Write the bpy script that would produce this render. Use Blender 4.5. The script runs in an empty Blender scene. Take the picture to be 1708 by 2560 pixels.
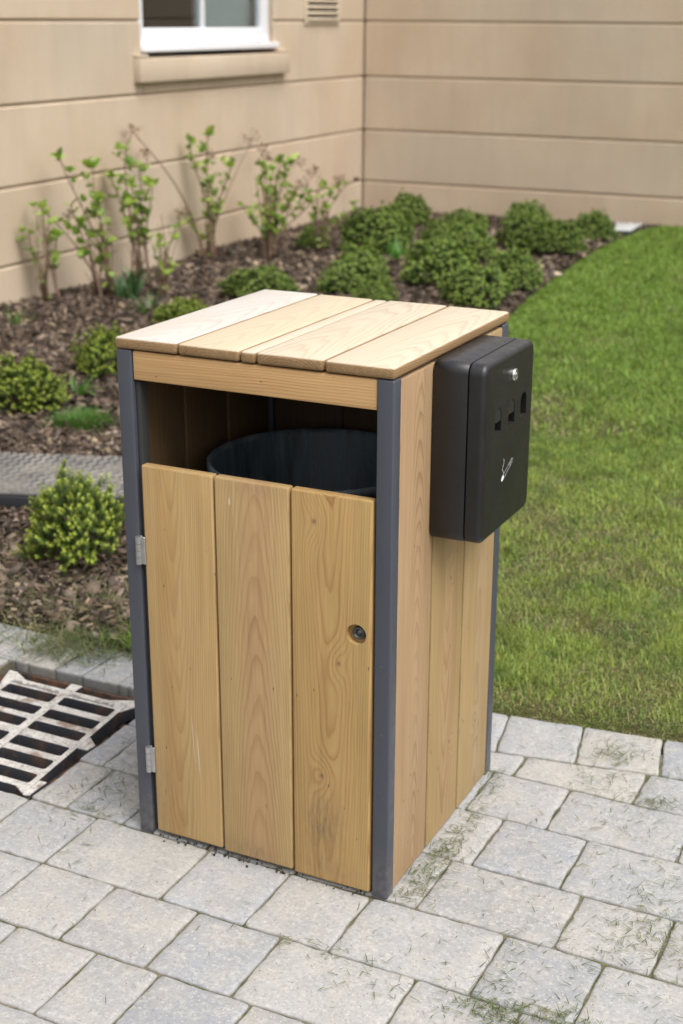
import bpy, bmesh, math, random
import numpy as np
from mathutils import Vector, Matrix, noise as mnoise

random.seed(7)
rng = np.random.default_rng(11)
sc = bpy.context.scene
col = sc.collection
R = math.radians

# ------------------------------------------------------------------ camera
cd = bpy.data.cameras.new('camera')
cam = bpy.data.objects.new('camera', cd)
col.objects.link(cam)
cam.location = (0.919686, -2.061017, 1.547428)
cam.rotation_euler = (R(71.0248), R(-0.128), R(26.296))
cd.sensor_fit = 'VERTICAL'
cd.sensor_height = 36.0
cd.sensor_width = 24.02
cd.lens = 3506.92 / 2560 * 36
cd.clip_start = 0.05
cd.clip_end = 400
cd.dof.use_dof = True
cd.dof.focus_distance = 2.30
cd.dof.aperture_fstop = 5.2
sc.camera = cam

# ------------------------------------------------------------------ world, sun, exposure
SUN_EL, SUN_AZ = 58.0, 114.0        # azimuth clockwise from +Y
w = bpy.data.worlds.new("World")
sc.world = w
w.use_nodes = True
nt = w.node_tree
bg = nt.nodes['Background']
sky = nt.nodes.new('ShaderNodeTexSky')
sky.sky_type = 'NISHITA'
sky.sun_disc = False
sky.sun_elevation = R(SUN_EL)
sky.sun_rotation = R(SUN_AZ)
sky.air_density = 1.0
sky.dust_density = 4.0
sky.ozone_density = 1.0
hs = nt.nodes.new('ShaderNodeHueSaturation')
hs.inputs['Saturation'].default_value = 0.22
nt.links.new(sky.outputs[0], hs.inputs['Color'])
nt.links.new(hs.outputs[0], bg.inputs[0])
bg.inputs[1].default_value = 0.15
sd = bpy.data.lights.new('sun', 'SUN')
sd.energy = 1.5
sd.angle = R(45)
sd.color = (1.0, 0.97, 0.925)
sun = bpy.data.objects.new('sun', sd)
col.objects.link(sun)
dirv = Vector((math.sin(R(SUN_AZ)) * math.cos(R(SUN_EL)), math.cos(R(SUN_AZ)) * math.cos(R(SUN_EL)), math.sin(R(SUN_EL))))
sun.rotation_euler = dirv.to_track_quat('Z', 'Y').to_euler()
sun.location = dirv * 20
sc.view_settings.view_transform = 'Standard'
sc.view_settings.look = 'None'
sc.view_settings.gamma = 1
sc.view_settings.use_curve_mapping = False
sc.view_settings.exposure = 0.60

# ------------------------------------------------------------------ helpers
def tag(o, label=None, cat=None, group=None, kind=None):
    if label: o['label'] = label
    if cat: o['category'] = cat
    if group: o['group'] = group
    if kind: o['kind'] = kind
    return o

def link(name, me, parent=None, loc=(0, 0, 0), rot=(0, 0, 0), mat=None):
    o = bpy.data.objects.new(name, me)
    col.objects.link(o)
    o.location = loc
    o.rotation_euler = rot
    if parent is not None: o.parent = parent
    if mat is not None and me is not None:
        if len(me.materials) == 0: me.materials.append(mat)
    return o

def empty(name, loc=(0, 0, 0), rot=(0, 0, 0), parent=None):
    o = link(name, None, parent, loc, rot)
    o.empty_display_size = 0.05
    return o

def bm_mesh(name, bm, smooth=False):
    me = bpy.data.meshes.new(name)
    bm.to_mesh(me)
    bm.free()
    if smooth: me.polygons.foreach_set('use_smooth', [True] * len(me.polygons))
    return me

def box_bm(sx, sy, sz, bevel=0.0, seg=2, cuts=0):
    """box centred on the origin"""
    bm = bmesh.new()
    bmesh.ops.create_cube(bm, size=1.0)
    bmesh.ops.scale(bm, vec=(sx, sy, sz), verts=bm.verts)
    if bevel > 0:
        bmesh.ops.bevel(bm, geom=bm.edges[:], offset=bevel, segments=seg, profile=0.5, affect='EDGES')
    return bm

def box(name, x0, x1, y0, y1, z0, z1, mat, parent=None, bevel=0.0, seg=2, rot=(0, 0, 0), smooth=True):
    bm = box_bm(x1 - x0, y1 - y0, z1 - z0, bevel, seg)
    me = bm_mesh(name, bm, smooth and bevel > 0)
    if smooth and bevel > 0:
        wn(me)
    return link(name, me, parent, ((x0 + x1) / 2, (y0 + y1) / 2, (z0 + z1) / 2), rot, mat)

def wn(me):
    # smooth only the small bevel faces: mark edges between large flat faces sharp by angle
    # broad faces stay flat, only the small bevel faces are smooth
    ar = np.zeros(len(me.polygons), dtype=np.float32); me.polygons.foreach_get('area', ar)
    me.polygons.foreach_set('use_smooth', ar < max(ar.max() * .02, 1e-4) if len(ar) else ar > 0)
    try:
        me.set_sharp_from_angle(angle=R(50))
    except Exception:
        pass

def arr_mesh(name, V, F, colr=None, smooth=False):
    """V (n,3), F (m,k) -> mesh, colr (n,3) as a colour attribute 'col'"""
    me = bpy.data.meshes.new(name)
    V = np.asarray(V, dtype=np.float32); F = np.asarray(F, dtype=np.int32)
    m, k = F.shape
    me.vertices.add(len(V)); me.vertices.foreach_set('co', V.ravel())
    me.loops.add(m * k); me.loops.foreach_set('vertex_index', F.ravel())
    me.polygons.add(m)
    me.polygons.foreach_set('loop_start', np.arange(0, m * k, k, dtype=np.int32))
    me.polygons.foreach_set('loop_total', np.full(m, k, dtype=np.int32))
    me.update(calc_edges=True)
    if colr is not None:
        a = me.attributes.new('col', 'FLOAT_COLOR', 'POINT')
        c4 = np.ones((len(V), 4), dtype=np.float32); c4[:, :3] = colr
        a.data.foreach_set('color', c4.ravel())
    if smooth: me.polygons.foreach_set('use_smooth', np.ones(m, dtype=bool))
    return me

_tab = np.random.default_rng(5).random((256, 256))
def vnoise(x, y, s=1.0, seed=0):
    x = np.asarray(x) * s + 31.7 * seed + 1000; y = np.asarray(y) * s + 17.3 * seed + 1000
    xi = np.floor(x).astype(int); yi = np.floor(y).astype(int)
    fx = x - xi; fy = y - yi
    fx = fx * fx * (3 - 2 * fx); fy = fy * fy * (3 - 2 * fy)
    g = lambda a, b: _tab[a % 256, b % 256]
    return (g(xi, yi) * (1 - fx) + g(xi + 1, yi) * fx) * (1 - fy) + (g(xi, yi + 1) * (1 - fx) + g(xi + 1, yi + 1) * fx) * fy
def fbm(x, y, s=1.0, o=4, seed=0):
    t = 0; a = 1; n = 0
    for i in range(o):
        t = t + a * vnoise(x, y, s * 2 ** i, seed + i); n += a; a *= .5
    return t / n

def tube_bm(bm, pts, rad, sides=6):
    """sweep a tube through pts with radii rad"""
    rings = []
    n = len(pts)
    for i, p in enumerate(pts):
        p = Vector(p)
        t = (Vector(pts[min(i + 1, n - 1)]) - Vector(pts[max(i - 1, 0)]))
        if t.length < 1e-9: t = Vector((0, 0, 1))
        t.normalize()
        u = t.cross(Vector((0.31, 0.95, 0.05)))
        if u.length < 1e-3: u = t.cross(Vector((1, 0, 0)))
        u.normalize(); v = t.cross(u)
        r = rad[i] if hasattr(rad, '__len__') else rad
        rings.append([bm.verts.new(p + (u * math.cos(2 * math.pi * k / sides) + v * math.sin(2 * math.pi * k / sides)) * r) for k in range(sides)])
    for a, b in zip(rings[:-1], rings[1:]):
        for k in range(sides):
            bm.faces.new((a[k], a[(k + 1) % sides], b[(k + 1) % sides], b[k]))
    bm.faces.new(rings[0][::-1]); bm.faces.new(rings[-1])

def cyl_bm(bm, r0, r1, z0, z1, sides=32, cap0=True, cap1=True, cx=0, cy=0):
    a = [bm.verts.new((cx + r0 * math.cos(2 * math.pi * k / sides), cy + r0 * math.sin(2 * math.pi * k / sides), z0)) for k in range(sides)]
    b = [bm.verts.new((cx + r1 * math.cos(2 * math.pi * k / sides), cy + r1 * math.sin(2 * math.pi * k / sides), z1)) for k in range(sides)]
    for k in range(sides): bm.faces.new((a[k], a[(k + 1) % sides], b[(k + 1) % sides], b[k]))
    if cap0: bm.faces.new(a[::-1])
    if cap1: bm.faces.new(b)

def lathe_bm(prof, sides=48):
    bm = bmesh.new(); rings = []
    for r, z in prof:
        rings.append([bm.verts.new((r * math.cos(2 * math.pi * k / sides), r * math.sin(2 * math.pi * k / sides), z)) for k in range(sides)])
    for a, b in zip(rings[:-1], rings[1:]):
        for k in range(sides): bm.faces.new((a[k], a[(k + 1) % sides], b[(k + 1) % sides], b[k]))
    return bm, rings

def cut(o, cutters):
    """boolean-difference and bake; the cutters are removed"""
    for c in cutters:
        m = o.modifiers.new('b', 'BOOLEAN'); m.operation = 'DIFFERENCE'; m.solver = 'EXACT'; m.object = c
    bpy.context.view_layer.update()
    dg = bpy.context.evaluated_depsgraph_get()
    me = bpy.data.meshes.new_from_object(o.evaluated_get(dg))
    o.modifiers.clear()
    o.data = me
    wn(me)
    for c in cutters:
        bpy.data.objects.remove(c, do_unlink=True)

# ------------------------------------------------------------------ node builder
class N:
    def __init__(s, name):
        s.m = bpy.data.materials.new(name); s.m.use_nodes = True
        s.t = s.m.node_tree; s.b = s.t.nodes['Principled BSDF']
    def n(s, typ, **kw):
        x = s.t.nodes.new(typ)
        for k, v in kw.items(): setattr(x, k, v)
        return x
    def set(s, sock, v):
        if isinstance(v, bpy.types.NodeSocket): s.t.links.new(v, sock)
        elif v is not None:
            if hasattr(sock.default_value, '__len__') and not hasattr(v, '__len__'): v = [v] * len(sock.default_value)
            if hasattr(v, '__len__') and len(sock.default_value) == 4 and len(v) == 3: v = (*v, 1)
            sock.default_value = v
    def math(s, op, a, b=None, c=None, clamp=False):
        x = s.n('ShaderNodeMath', operation=op, use_clamp=clamp)
        s.set(x.inputs[0], a)
        if b is not None: s.set(x.inputs[1], b)
        if c is not None: s.set(x.inputs[2], c)
        return x.outputs[0]
    def mix(s, f, a, b, mode='MIX'):
        x = s.n('ShaderNodeMix', data_type='RGBA', blend_type=mode)
        s.set(x.inputs[0], f); s.set(x.inputs[6], a); s.set(x.inputs[7], b)
        return x.outputs[2]
    def noise(s, vec, scale=5, detail=3, rough=.5, dist=0, out=0):
        x = s.n('ShaderNodeTexNoise')
        if vec is not None: s.set(x.inputs['Vector'], vec)
        s.set(x.inputs['Scale'], scale); s.set(x.inputs['Detail'], detail); s.set(x.inputs['Roughness'], rough); s.set(x.inputs['Distortion'], dist)
        return x.outputs[out]
    def vor(s, vec, scale=5, feature='F1', out='Distance'):
        x = s.n('ShaderNodeTexVoronoi', feature=feature)
        if vec is not None: s.set(x.inputs['Vector'], vec)
        s.set(x.inputs['Scale'], scale)
        return x.outputs[out]
    def obj(s):
        return s.n('ShaderNodeTexCoord').outputs['Object']
    def pos(s):
        return s.n('ShaderNodeNewGeometry').outputs['Position']
    def rand(s):
        return s.n('ShaderNodeObjectInfo').outputs['Random']
    def attr(s, name='col'):
        return s.n('ShaderNodeAttribute', attribute_name=name).outputs['Color']
    def sep(s, v):
        x = s.n('ShaderNodeSeparateXYZ'); s.set(x.inputs[0], v); return x.outputs
    def comb(s, a, b, c):
        x = s.n('ShaderNodeCombineXYZ'); s.set(x.inputs[0], a); s.set(x.inputs[1], b); s.set(x.inputs[2], c); return x.outputs[0]
    def ramp(s, f, stops, interp='LINEAR'):
        x = s.n('ShaderNodeValToRGB'); s.set(x.inputs[0], f); cr = x.color_ramp; cr.interpolation = interp
        while len(cr.elements) < len(stops): cr.elements.new(0.5)
        for e, (p, c) in zip(cr.elements, stops):
            e.position = p
            e.color = (*c, 1) if hasattr(c, '__len__') else (c, c, c, 1)
        return x.outputs[0]
    def mr(s, v, a, b, c=0, d=1, smooth=False):
        x = s.n('ShaderNodeMapRange')
        if smooth: x.interpolation_type = 'SMOOTHSTEP'
        s.set(x.inputs[0], v); s.set(x.inputs[1], a); s.set(x.inputs[2], b); s.set(x.inputs[3], c); s.set(x.inputs[4], d)
        return x.outputs[0]
    def bump(s, h, strength=.3, dist=.01):
        x = s.n('ShaderNodeBump'); s.set(x.inputs['Strength'], strength); s.set(x.inputs['Distance'], dist); s.set(x.inputs['Height'], h)
        s.t.links.new(x.outputs[0], s.b.inputs['Normal'])
    def out(s, color=None, rough=None, metal=None, spec=None):
        if color is not None: s.set(s.b.inputs['Base Color'], color)
        if rough is not None: s.set(s.b.inputs['Roughness'], rough)
        if metal is not None: s.set(s.b.inputs['Metallic'], metal)
        if spec is not None: s.set(s.b.inputs['Specular IOR Level'], spec)
        return s.m

def wood(name, light, dark, axes='xyz', pith=(0.0, 0.07), ring=190, tilt=(0.0, 0.02), knots=(), band=None, warp=.012,
         contrast=.55, bleach=None, stains=(), rough=.72, seed=0.0, grey=0.0, streaks=()):
    """axes: which object axes are (across, thickness, along)"""
    s = N(name)
    o = s.sep(s.obj())
    ix = {'x': 0, 'y': 1, 'z': 2}
    u, v, l = o[ix[axes[0]]], o[ix[axes[1]]], o[ix[axes[2]]]
    wv = s.comb(s.math('MULTIPLY', u, 6), s.math('MULTIPLY_ADD', v, 6, seed), s.math('MULTIPLY', l, 1.6))
    w1 = s.math('SUBTRACT', s.noise(wv, 1.0, 2, .5), .5)
    wv2 = s.comb(s.math('MULTIPLY', u, 30), s.math('MULTIPLY_ADD', v, 30, seed + 9), s.math('MULTIPLY', l, 7))
    w2 = s.math('SUBTRACT', s.noise(wv2, 1.0, 2, .5), .5)
    du = s.math('ADD', s.math('SUBTRACT', u, pith[0]), s.math('MULTIPLY_ADD', l, tilt[0], s.math('MULTIPLY', w1, warp * 2)))
    dv = s.math('ADD', s.math('SUBTRACT', v, pith[1]), s.math('MULTIPLY_ADD', l, tilt[1], s.math('MULTIPLY', w2, warp * .5)))
    dist = s.math('SQRT', s.math('ADD', s.math('MULTIPLY', du, du), s.math('MULTIPLY', dv, dv)))
    core = None
    phase = s.math('MULTIPLY', dist, ring * 1.35)
    for (ku, kl, kr, amp) in knots:
        a = s.math('DIVIDE', s.math('SUBTRACT', s.math('MULTIPLY_ADD', w2, .006, u), ku), kr)
        b = s.math('DIVIDE', s.math('SUBTRACT', l, kl), kr * 1.9)
        d2 = s.math('ADD', s.math('MULTIPLY', a, a), s.math('MULTIPLY', b, b))
        e = s.math('EXPONENT', s.math('MULTIPLY', d2, -1.0))
        phase = s.math('MULTIPLY_ADD', e, amp, phase)
        c = s.math('EXPONENT', s.math('MULTIPLY', s.math('ADD', s.math('MULTIPLY', a, a), s.math('MULTIPLY', s.math('MULTIPLY', b, b), 3.0)), -22.0))
        core = c if core is None else s.math('MAXIMUM', core, c)
    fr = s.math('FRACT', phase)
    late = s.ramp(fr, [(0.0, 0.15), (0.45, 0.0), (0.82, 0.75), (0.93, 1.0), (1.0, 0.1)])
    # ring strength varies board-wide
    rv = s.noise(s.comb(s.math('MULTIPLY', dist, 55), seed + 3.3, s.math('MULTIPLY', l, .7)), 1.0, 2, .6)
    late = s.math('MULTIPLY', late, s.mr(rv, .3, .7, .35, 1.2))
    fib = s.noise(s.comb(s.math('MULTIPLY', u, 420), s.math('MULTIPLY', v, 420), s.math('MULTIPLY_ADD', l, 9, seed)), 1.0, 3, .6)
    fib2 = s.noise(s.comb(s.math('MULTIPLY', u, 110), s.math('MULTIPLY', v, 110), s.math('MULTIPLY_ADD', l, 3, seed + 5)), 1.0, 2, .55)
    mot = s.noise(s.comb(s.math('MULTIPLY', u, 14), s.math('MULTIPLY', v, 14), s.math('MULTIPLY_ADD', l, 3.2, seed + 2)), 1.0, 3, .55)
    c = s.mix(s.math('MULTIPLY', late, contrast * 1.6, clamp=True), light, dark)
    if band is not None:      # heartwood stripe down the middle: (centre, half width, colour)
        bc, bw, bcol = band
        f = s.mr(s.math('ABSOLUTE', s.math('SUBTRACT', s.math('MULTIPLY_ADD', w1, .02, u), bc)), bw, bw * .82, 0, 1, True)
        c = s.mix(s.math('MULTIPLY', f, .55), c, s.mix(s.math('MULTIPLY', late, .6), bcol, dark))
    c = s.mix(s.mr(fib, .3, .75, .0, .30), c, [x * .62 for x in dark])
    c = s.mix(s.mr(fib2, .42, .75, 0, .32), c, [x * .85 for x in dark])
    c = s.mix(s.mr(mot, .35, .7, 0, .38), c, [light[0] * 1.1, light[1] * 1.12, light[2] * 1.18])
    if core is not None:
        c = s.mix(s.math('MULTIPLY', core, .75), c, (.12, .075, .05))
    for (su, sl, ru, rl, amt) in stains:
        a = s.math('DIVIDE', s.math('SUBTRACT', u, su), ru); b = s.math('DIVIDE', s.math('SUBTRACT', l, sl), rl)
        e = s.math('EXPONENT', s.math('MULTIPLY', s.math('ADD', s.math('MULTIPLY', a, a), s.math('MULTIPLY', b, b)), -1.0))
        st = s.math('MULTIPLY', s.math('MULTIPLY', e, s.mr(s.noise(s.comb(s.math('MULTIPLY', u, 180), v, s.math('MULTIPLY', l, 30)), 1, 3, .6), .35, .65)), amt, clamp=True)
        c = s.mix(st, c, (.09, .08, .065))
    for (su, sl, ru, rl) in streaks:
        a = s.math('DIVIDE', s.math('SUBTRACT', s.math('MULTIPLY_ADD', s.math('SUBTRACT', l, sl), .05, u), su), ru); b = s.math('DIVIDE', s.math('SUBTRACT', l, sl), rl)
        e = s.math('EXPONENT', s.math('MULTIPLY', s.math('ADD', s.math('MULTIPLY', a, a), s.math('POWER', s.math('ABSOLUTE', b), 4.0)), -1.0))
        c = s.mix(s.math('MULTIPLY', e, .6), c, (.66, .62, .55))
    # specks of dirt and resin
    sp = s.vor(s.comb(s.math('MULTIPLY_ADD', u, 38, seed), s.math('MULTIPLY', v, 38), s.math('MULTIPLY', l, 15)), 1.0)
    c = s.mix(s.mr(sp, .035, .06, .8, 0), c, (.07, .045, .03))
    nb = s.noise(s.pos(), 260, 3, .6)
    if bleach is not None:
        nz = s.sep(s.n('ShaderNodeNewGeometry').outputs['Normal'])[2]
        f = s.mr(nz, .35, .9, 0, 1, True)
        pale = s.mix(s.math('MULTIPLY', late, .55, clamp=True), bleach, s.mix(.5, bleach, dark))
        pale = s.mix(s.mr(fib, .3, .75, 0, .16), pale, [x * .7 for x in bleach])
        pale = s.mix(s.mr(s.noise(s.comb(s.math('MULTIPLY', u, 9), seed, s.math('MULTIPLY', l, 4)), 1, 3, .6), .4, .7, 0, .35), pale, [bleach[0] * .93, bleach[1] * .84, bleach[2] * .7])
        rim = s.mix(s.mr(nb, .3, .7, .1, .5), c, [x * .75 for x in dark])
        c = s.mix(f, rim, pale)
    if grey > 0:
        c = s.mix(s.math('MULTIPLY', s.mr(mot, .3, .65), grey), c, (.27, .23, .19))
    s.bump(s.math('ADD', s.math('MULTIPLY', late, .5), s.math('MULTIPLY', fib, .9)), .35, .0012)
    return s.out(c, s.mr(fib2, .2, .8, rough - .08, rough + .1), spec=.35)

# ------------------------------------------------------------------ materials
def m_plain(name, c, rough=.5, metal=0, spec=.5, nscale=0, nam=.15, bump=0, bscale=300):
    s = N(name)
    cc = c
    if nscale:
        cc = s.mix(s.mr(s.noise(s.pos(), nscale, 4, .6), .3, .7, 0, nam), c, [x * .45 for x in c])
    if bump: s.bump(s.noise(s.pos(), bscale, 2, .5), bump, .001)
    return s.out(cc, rough, metal, spec)

def m_attr(name, rough=.6, spec=.3, trans=0.0, sub=None, bump=False):
    s = N(name)
    c = s.attr()
    if trans > 0:
        d = s.n('ShaderNodeBsdfTranslucent'); s.set(d.inputs[0], s.mix(1.0, c, (1.0, 1.25, .55), 'MULTIPLY'))
        mx = s.n('ShaderNodeMixShader'); mx.inputs[0].default_value = trans
        s.t.links.new(s.b.outputs[0], mx.inputs[1]); s.t.links.new(d.outputs[0], mx.inputs[2])
        s.t.links.new(mx.outputs[0], s.t.nodes['Material Output'].inputs[0])
    return s.out(c, rough, None, spec)

def mat_post():
    s = N('anthracite powder coat')
    p = s.pos()
    c = s.mix(s.mr(s.noise(p, 9, 3, .6), .35, .7, 0, .25), (.060, .064, .082), (.052, .056, .070))
    c = s.mix(s.mr(s.vor(p, 34), .04, .07, .5, 0), c, (.16, .16, .17))
    z = s.sep(p)[2]
    dust = s.math('MULTIPLY', s.mr(z, .12, .0, 0, .45), s.mr(s.noise(p, 60, 3, .6), .35, .65))
    c = s.mix(dust, c, (.22, .2, .17))
    s.bump(s.noise(p, 700, 2, .5), .12, .0006)
    return s.out(c, s.mr(s.noise(p, 30, 2, .5), .3, .7, .36, .5), 0, .45)

def mat_black():
    s = N('black powder coat')
    p = s.pos()
    c = s.mix(s.mr(s.noise(p, 14, 4, .6), .45, .75, 0, .35), (.0085, .0085, .0100), (.017, .0165, .016))
    c = s.mix(s.mr(s.vor(p, 55), .03, .06, .45, 0), c, (.12, .12, .12))
    pp = s.sep(p)
    for (yy, zz, ry, rz, am) in ((.262, .915, .045, .035, .16), (.20, .83, .02, .03, .14)):
        a = s.math('DIVIDE', s.math('SUBTRACT', pp[1], yy), ry); b = s.math('DIVIDE', s.math('SUBTRACT', pp[2], zz), rz)
        e = s.math('EXPONENT', s.math('MULTIPLY', s.math('ADD', s.math('MULTIPLY', a, a), s.math('MULTIPLY', b, b)), -1.0))
        c = s.mix(s.math('MULTIPLY', s.math('MULTIPLY', e, s.mr(s.noise(p, 150, 3, .7), .52, .66)), am), c, (.14, .14, .14))
    top = s.mr(s.sep(s.n('ShaderNodeNewGeometry').outputs['Normal'])[2], .6, .95, 0, .5)
    c = s.mix(s.math('MULTIPLY', top, s.mr(s.noise(p, 60, 4, .65), .3, .65)), c, (.075, .068, .062))
    s.bump(s.noise(p, 1500, 2, .5), .22, .0005)
    return s.out(c, s.mr(s.noise(p, 20, 3, .6), .3, .7, .33, .45), 0, .6)

def mat_paver():
    s = N('tumbled concrete paving')
    p = s.pos(); r = s.rand()
    q = s.n('ShaderNodeVectorMath', operation='ADD'); s.set(q.inputs[0], p); s.t.links.new(s.comb(s.math('MULTIPLY', r, 37), s.math('MULTIPLY', r, 19), 0), q.inputs[1]); q = q.outputs[0]
    base = s.ramp(r, [(0.0, (0.304, 0.313, 0.331)), (.3, (0.348, 0.357, 0.370)), (.5, (0.374, 0.361, 0.335)), (.65, (0.322, 0.331, 0.344)), (.82, (0.392, 0.383, 0.365)), (1.0, (0.287, 0.300, 0.322))])
    r2 = s.math('FRACT', s.math('MULTIPLY', r, 7.31))
    base = s.mix(s.mr(r2, .55, 1.0, 0, .42), base, (.42, .375, .315))
    base = s.mix(s.mr(s.math('FRACT', s.math('MULTIPLY', r, 13.7)), .6, 1.0, 0, .6), base, (.275, .285, .30))
    c = s.mix(s.mr(s.noise(q, 16, 4, .6), .42, .72, 0, .55), base, (0.452, 0.409, 0.344))
    c = s.mix(s.mr(s.noise(q, 10, 3, .5), .45, .7, 0, .45), c, (0.248, 0.257, 0.270))
    c = s.mix(s.mr(s.noise(q, 70, 3, .7), .5, .68, 0, .5), c, (0.522, 0.505, 0.470))
    c = s.mix(s.mr(s.noise(q, 130, 3, .7), .50, .70, 0, .55), c, (0.191, 0.196, 0.204))
    c = s.mix(s.mr(s.vor(q, 105), .14, .2, .55, 0), c, (0.574, 0.548, 0.505))
    c = s.mix(s.mr(s.vor(q, 47), .05, .085, .8, 0), c, (0.104, 0.104, 0.104))
    # chipped, darker arrises
    z = s.sep(p)[2]
    c = s.mix(s.mr(z, -.0015, -.009, 0, .55), c, (0.148, 0.144, 0.122))
    fine = s.noise(q, 330, 4, .7)
    s.bump(s.math('ADD', s.math('MULTIPLY', fine, .7), s.math('MULTIPLY', s.noise(q, 60, 3, .6), 1.2)), .55, .0022)
    return s.out(c, .88, 0, .3)

def mat_joint():
    s = N('joint sand and moss')
    p = s.pos()
    c = s.mix(s.mr(s.noise(p, 14, 4, .6), .4, .62), (.23, .20, .145), (.10, .11, .045))
    c = s.mix(s.mr(s.noise(p, 220, 2, .7), .5, .7, 0, .6), c, (.04, .035, .025))
    s.bump(s.noise(p, 260, 3, .7), .9, .004)
    return s.out(c, .95, 0, .2)

def mat_soil(a=(.055, .038, .026), b=(.022, .016, .012)):
    s = N('bark soil')
    p = s.pos()
    c = s.mix(s.mr(s.noise(p, 26, 5, .65), .35, .65), a, b)
    c = s.mix(s.mr(s.noise(p, 3, 2, .5), .5, .68, 0, .5), c, (.10, .075, .05))
    s.bump(s.noise(p, 60, 5, .7), 1, .02)
    return s.out(c, .95, 0, .2)

def mat_lawn_soil():
    s = N('turf thatch')
    p = s.pos()
    c = s.mix(s.mr(s.noise(p, 9, 5, .65), .35, .65), (.09, .115, .03), (.10, .085, .04))
    c = s.mix(s.mr(s.noise(p, 90, 3, .7), .4, .7, 0, .6), c, (.02, .025, .008))
    s.bump(s.noise(p, 120, 4, .7), 1, .01)
    return s.out(c, .95, 0, .2)

def mat_stone():
    s = N('sandstone cladding')
    p = s.pos(); r = s.rand()
    q = s.n('ShaderNodeVectorMath', operation='ADD'); s.set(q.inputs[0], p); s.t.links.new(s.comb(s.math('MULTIPLY', r, 11), s.math('MULTIPLY', r, 23), s.math('MULTIPLY', r, 5)), q.inputs[1]); q = q.outputs[0]
    o = s.sep(q)
    c = s.mix(s.mr(s.noise(q, 1.3, 4, .55), .35, .65), (.515, .395, .282), (.585, .470, .350))
    c = s.mix(s.mr(s.noise(q, .55, 3, .5), .45, .7, 0, .55), c, (.47, .41, .33))
    st = s.noise(s.comb(s.math('MULTIPLY', o[0], 9), s.math('MULTIPLY', o[1], 9), s.math('MULTIPLY', o[2], 1.1)), 1, 4, .6)
    c = s.mix(s.mr(st, .45, .72, 0, .22), c, (.37, .30, .22))
    c = s.mix(s.mr(s.noise(q, 6, 4, .65), .5, .75, 0, .3), c, (.50, .42, .32))
    c = s.mix(s.mr(s.noise(q, 260, 2, .6), .45, .7, 0, .22), c, (.25, .19, .14))
    s.bump(s.math('ADD', s.noise(q, 200, 3, .6), s.math('MULTIPLY', s.noise(q, 6, 3, .6), 2)), .25, .003)
    return s.out(c, .9, 0, .25)

def mat_grate():
    s = N('worn cast iron top')
    p = s.pos()
    n = s.sep(s.n('ShaderNodeNewGeometry').outputs['Normal'])[2]
    top = s.mix(s.mr(s.noise(p, 40, 4, .65), .4, .68), (.64, .61, .57), (.42, .395, .36))
    top = s.mix(s.mr(s.noise(p, 11, 4, .6), .555, .65, 0, .8), top, (.20, .12, .075))
    top = s.mix(s.mr(s.noise(p, 150, 2, .6), .58, .66, 0, .7), top, (.09, .07, .055))
    side = s.mix(s.mr(s.noise(p, 18, 4, .6), .5, .66), (.045, .047, .055), (.12, .075, .05))
    c = s.mix(s.mr(n, .5, .85), side, top)
    s.bump(s.noise(p, 220, 3, .6), .5, .002)
    return s.out(c, .62, 0, .4)

def mat_rust():
    s = N('rusty iron')
    p = s.pos()
    c = s.mix(s.mr(s.noise(p, 30, 4, .65), .4, .62), (.035, .033, .034), (.15, .075, .04))
    s.bump(s.noise(p, 160, 3, .6), .6, .002)
    return s.out(c, .8, 0, .3)

def mat_bucket():
    s = N('scuffed dark liner')
    p = s.pos(); o = s.sep(p)
    ang = s.n('ShaderNodeTexCoord').outputs['Object']
    oo = s.sep(ang)
    th = s.math('ARCTAN2', oo[1], oo[0])
    st = s.noise(s.comb(s.math('MULTIPLY', th, 9), 0, s.math('MULTIPLY', o[2], 5)), 1, 4, .65)
    c = s.mix(s.mr(st, .35, .7, 0, 1), (.030, .042, .052), (.10, .125, .14))
    sc_ = s.noise(s.comb(s.math('MULTIPLY', th, 40), 4, s.math('MULTIPLY', o[2], 14)), 1, 3, .6)
    c = s.mix(s.mr(sc_, .66, .74, 0, .7), c, (.30, .31, .31))
    rim = s.mr(o[2], .748, .756)
    c = s.mix(s.math('MULTIPLY', rim, s.mr(s.noise(p, 25, 3, .6), .45, .75, 0, .7)), c, (.16, .17, .18))
    s.bump(s.noise(p, 90, 3, .6), .2, .001)
    return s.out(c, s.mr(st, .3, .7, .42, .6), 0, .4)

def mat_checker():
    s = N('ribbed composite cover')
    p = s.pos()
    c = s.mix(s.mr(s.noise(p, 9, 4, .6), .38, .62), (.07, .075, .08), (.19, .18, .16))
    c = s.mix(s.mr(s.noise(p, 60, 3, .7), .5, .7, 0, .5), c, (.09, .095, .10))
    s.bump(s.noise(p, 120, 3, .6), .5, .003)
    return s.out(c, .8, 0, .3)

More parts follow.
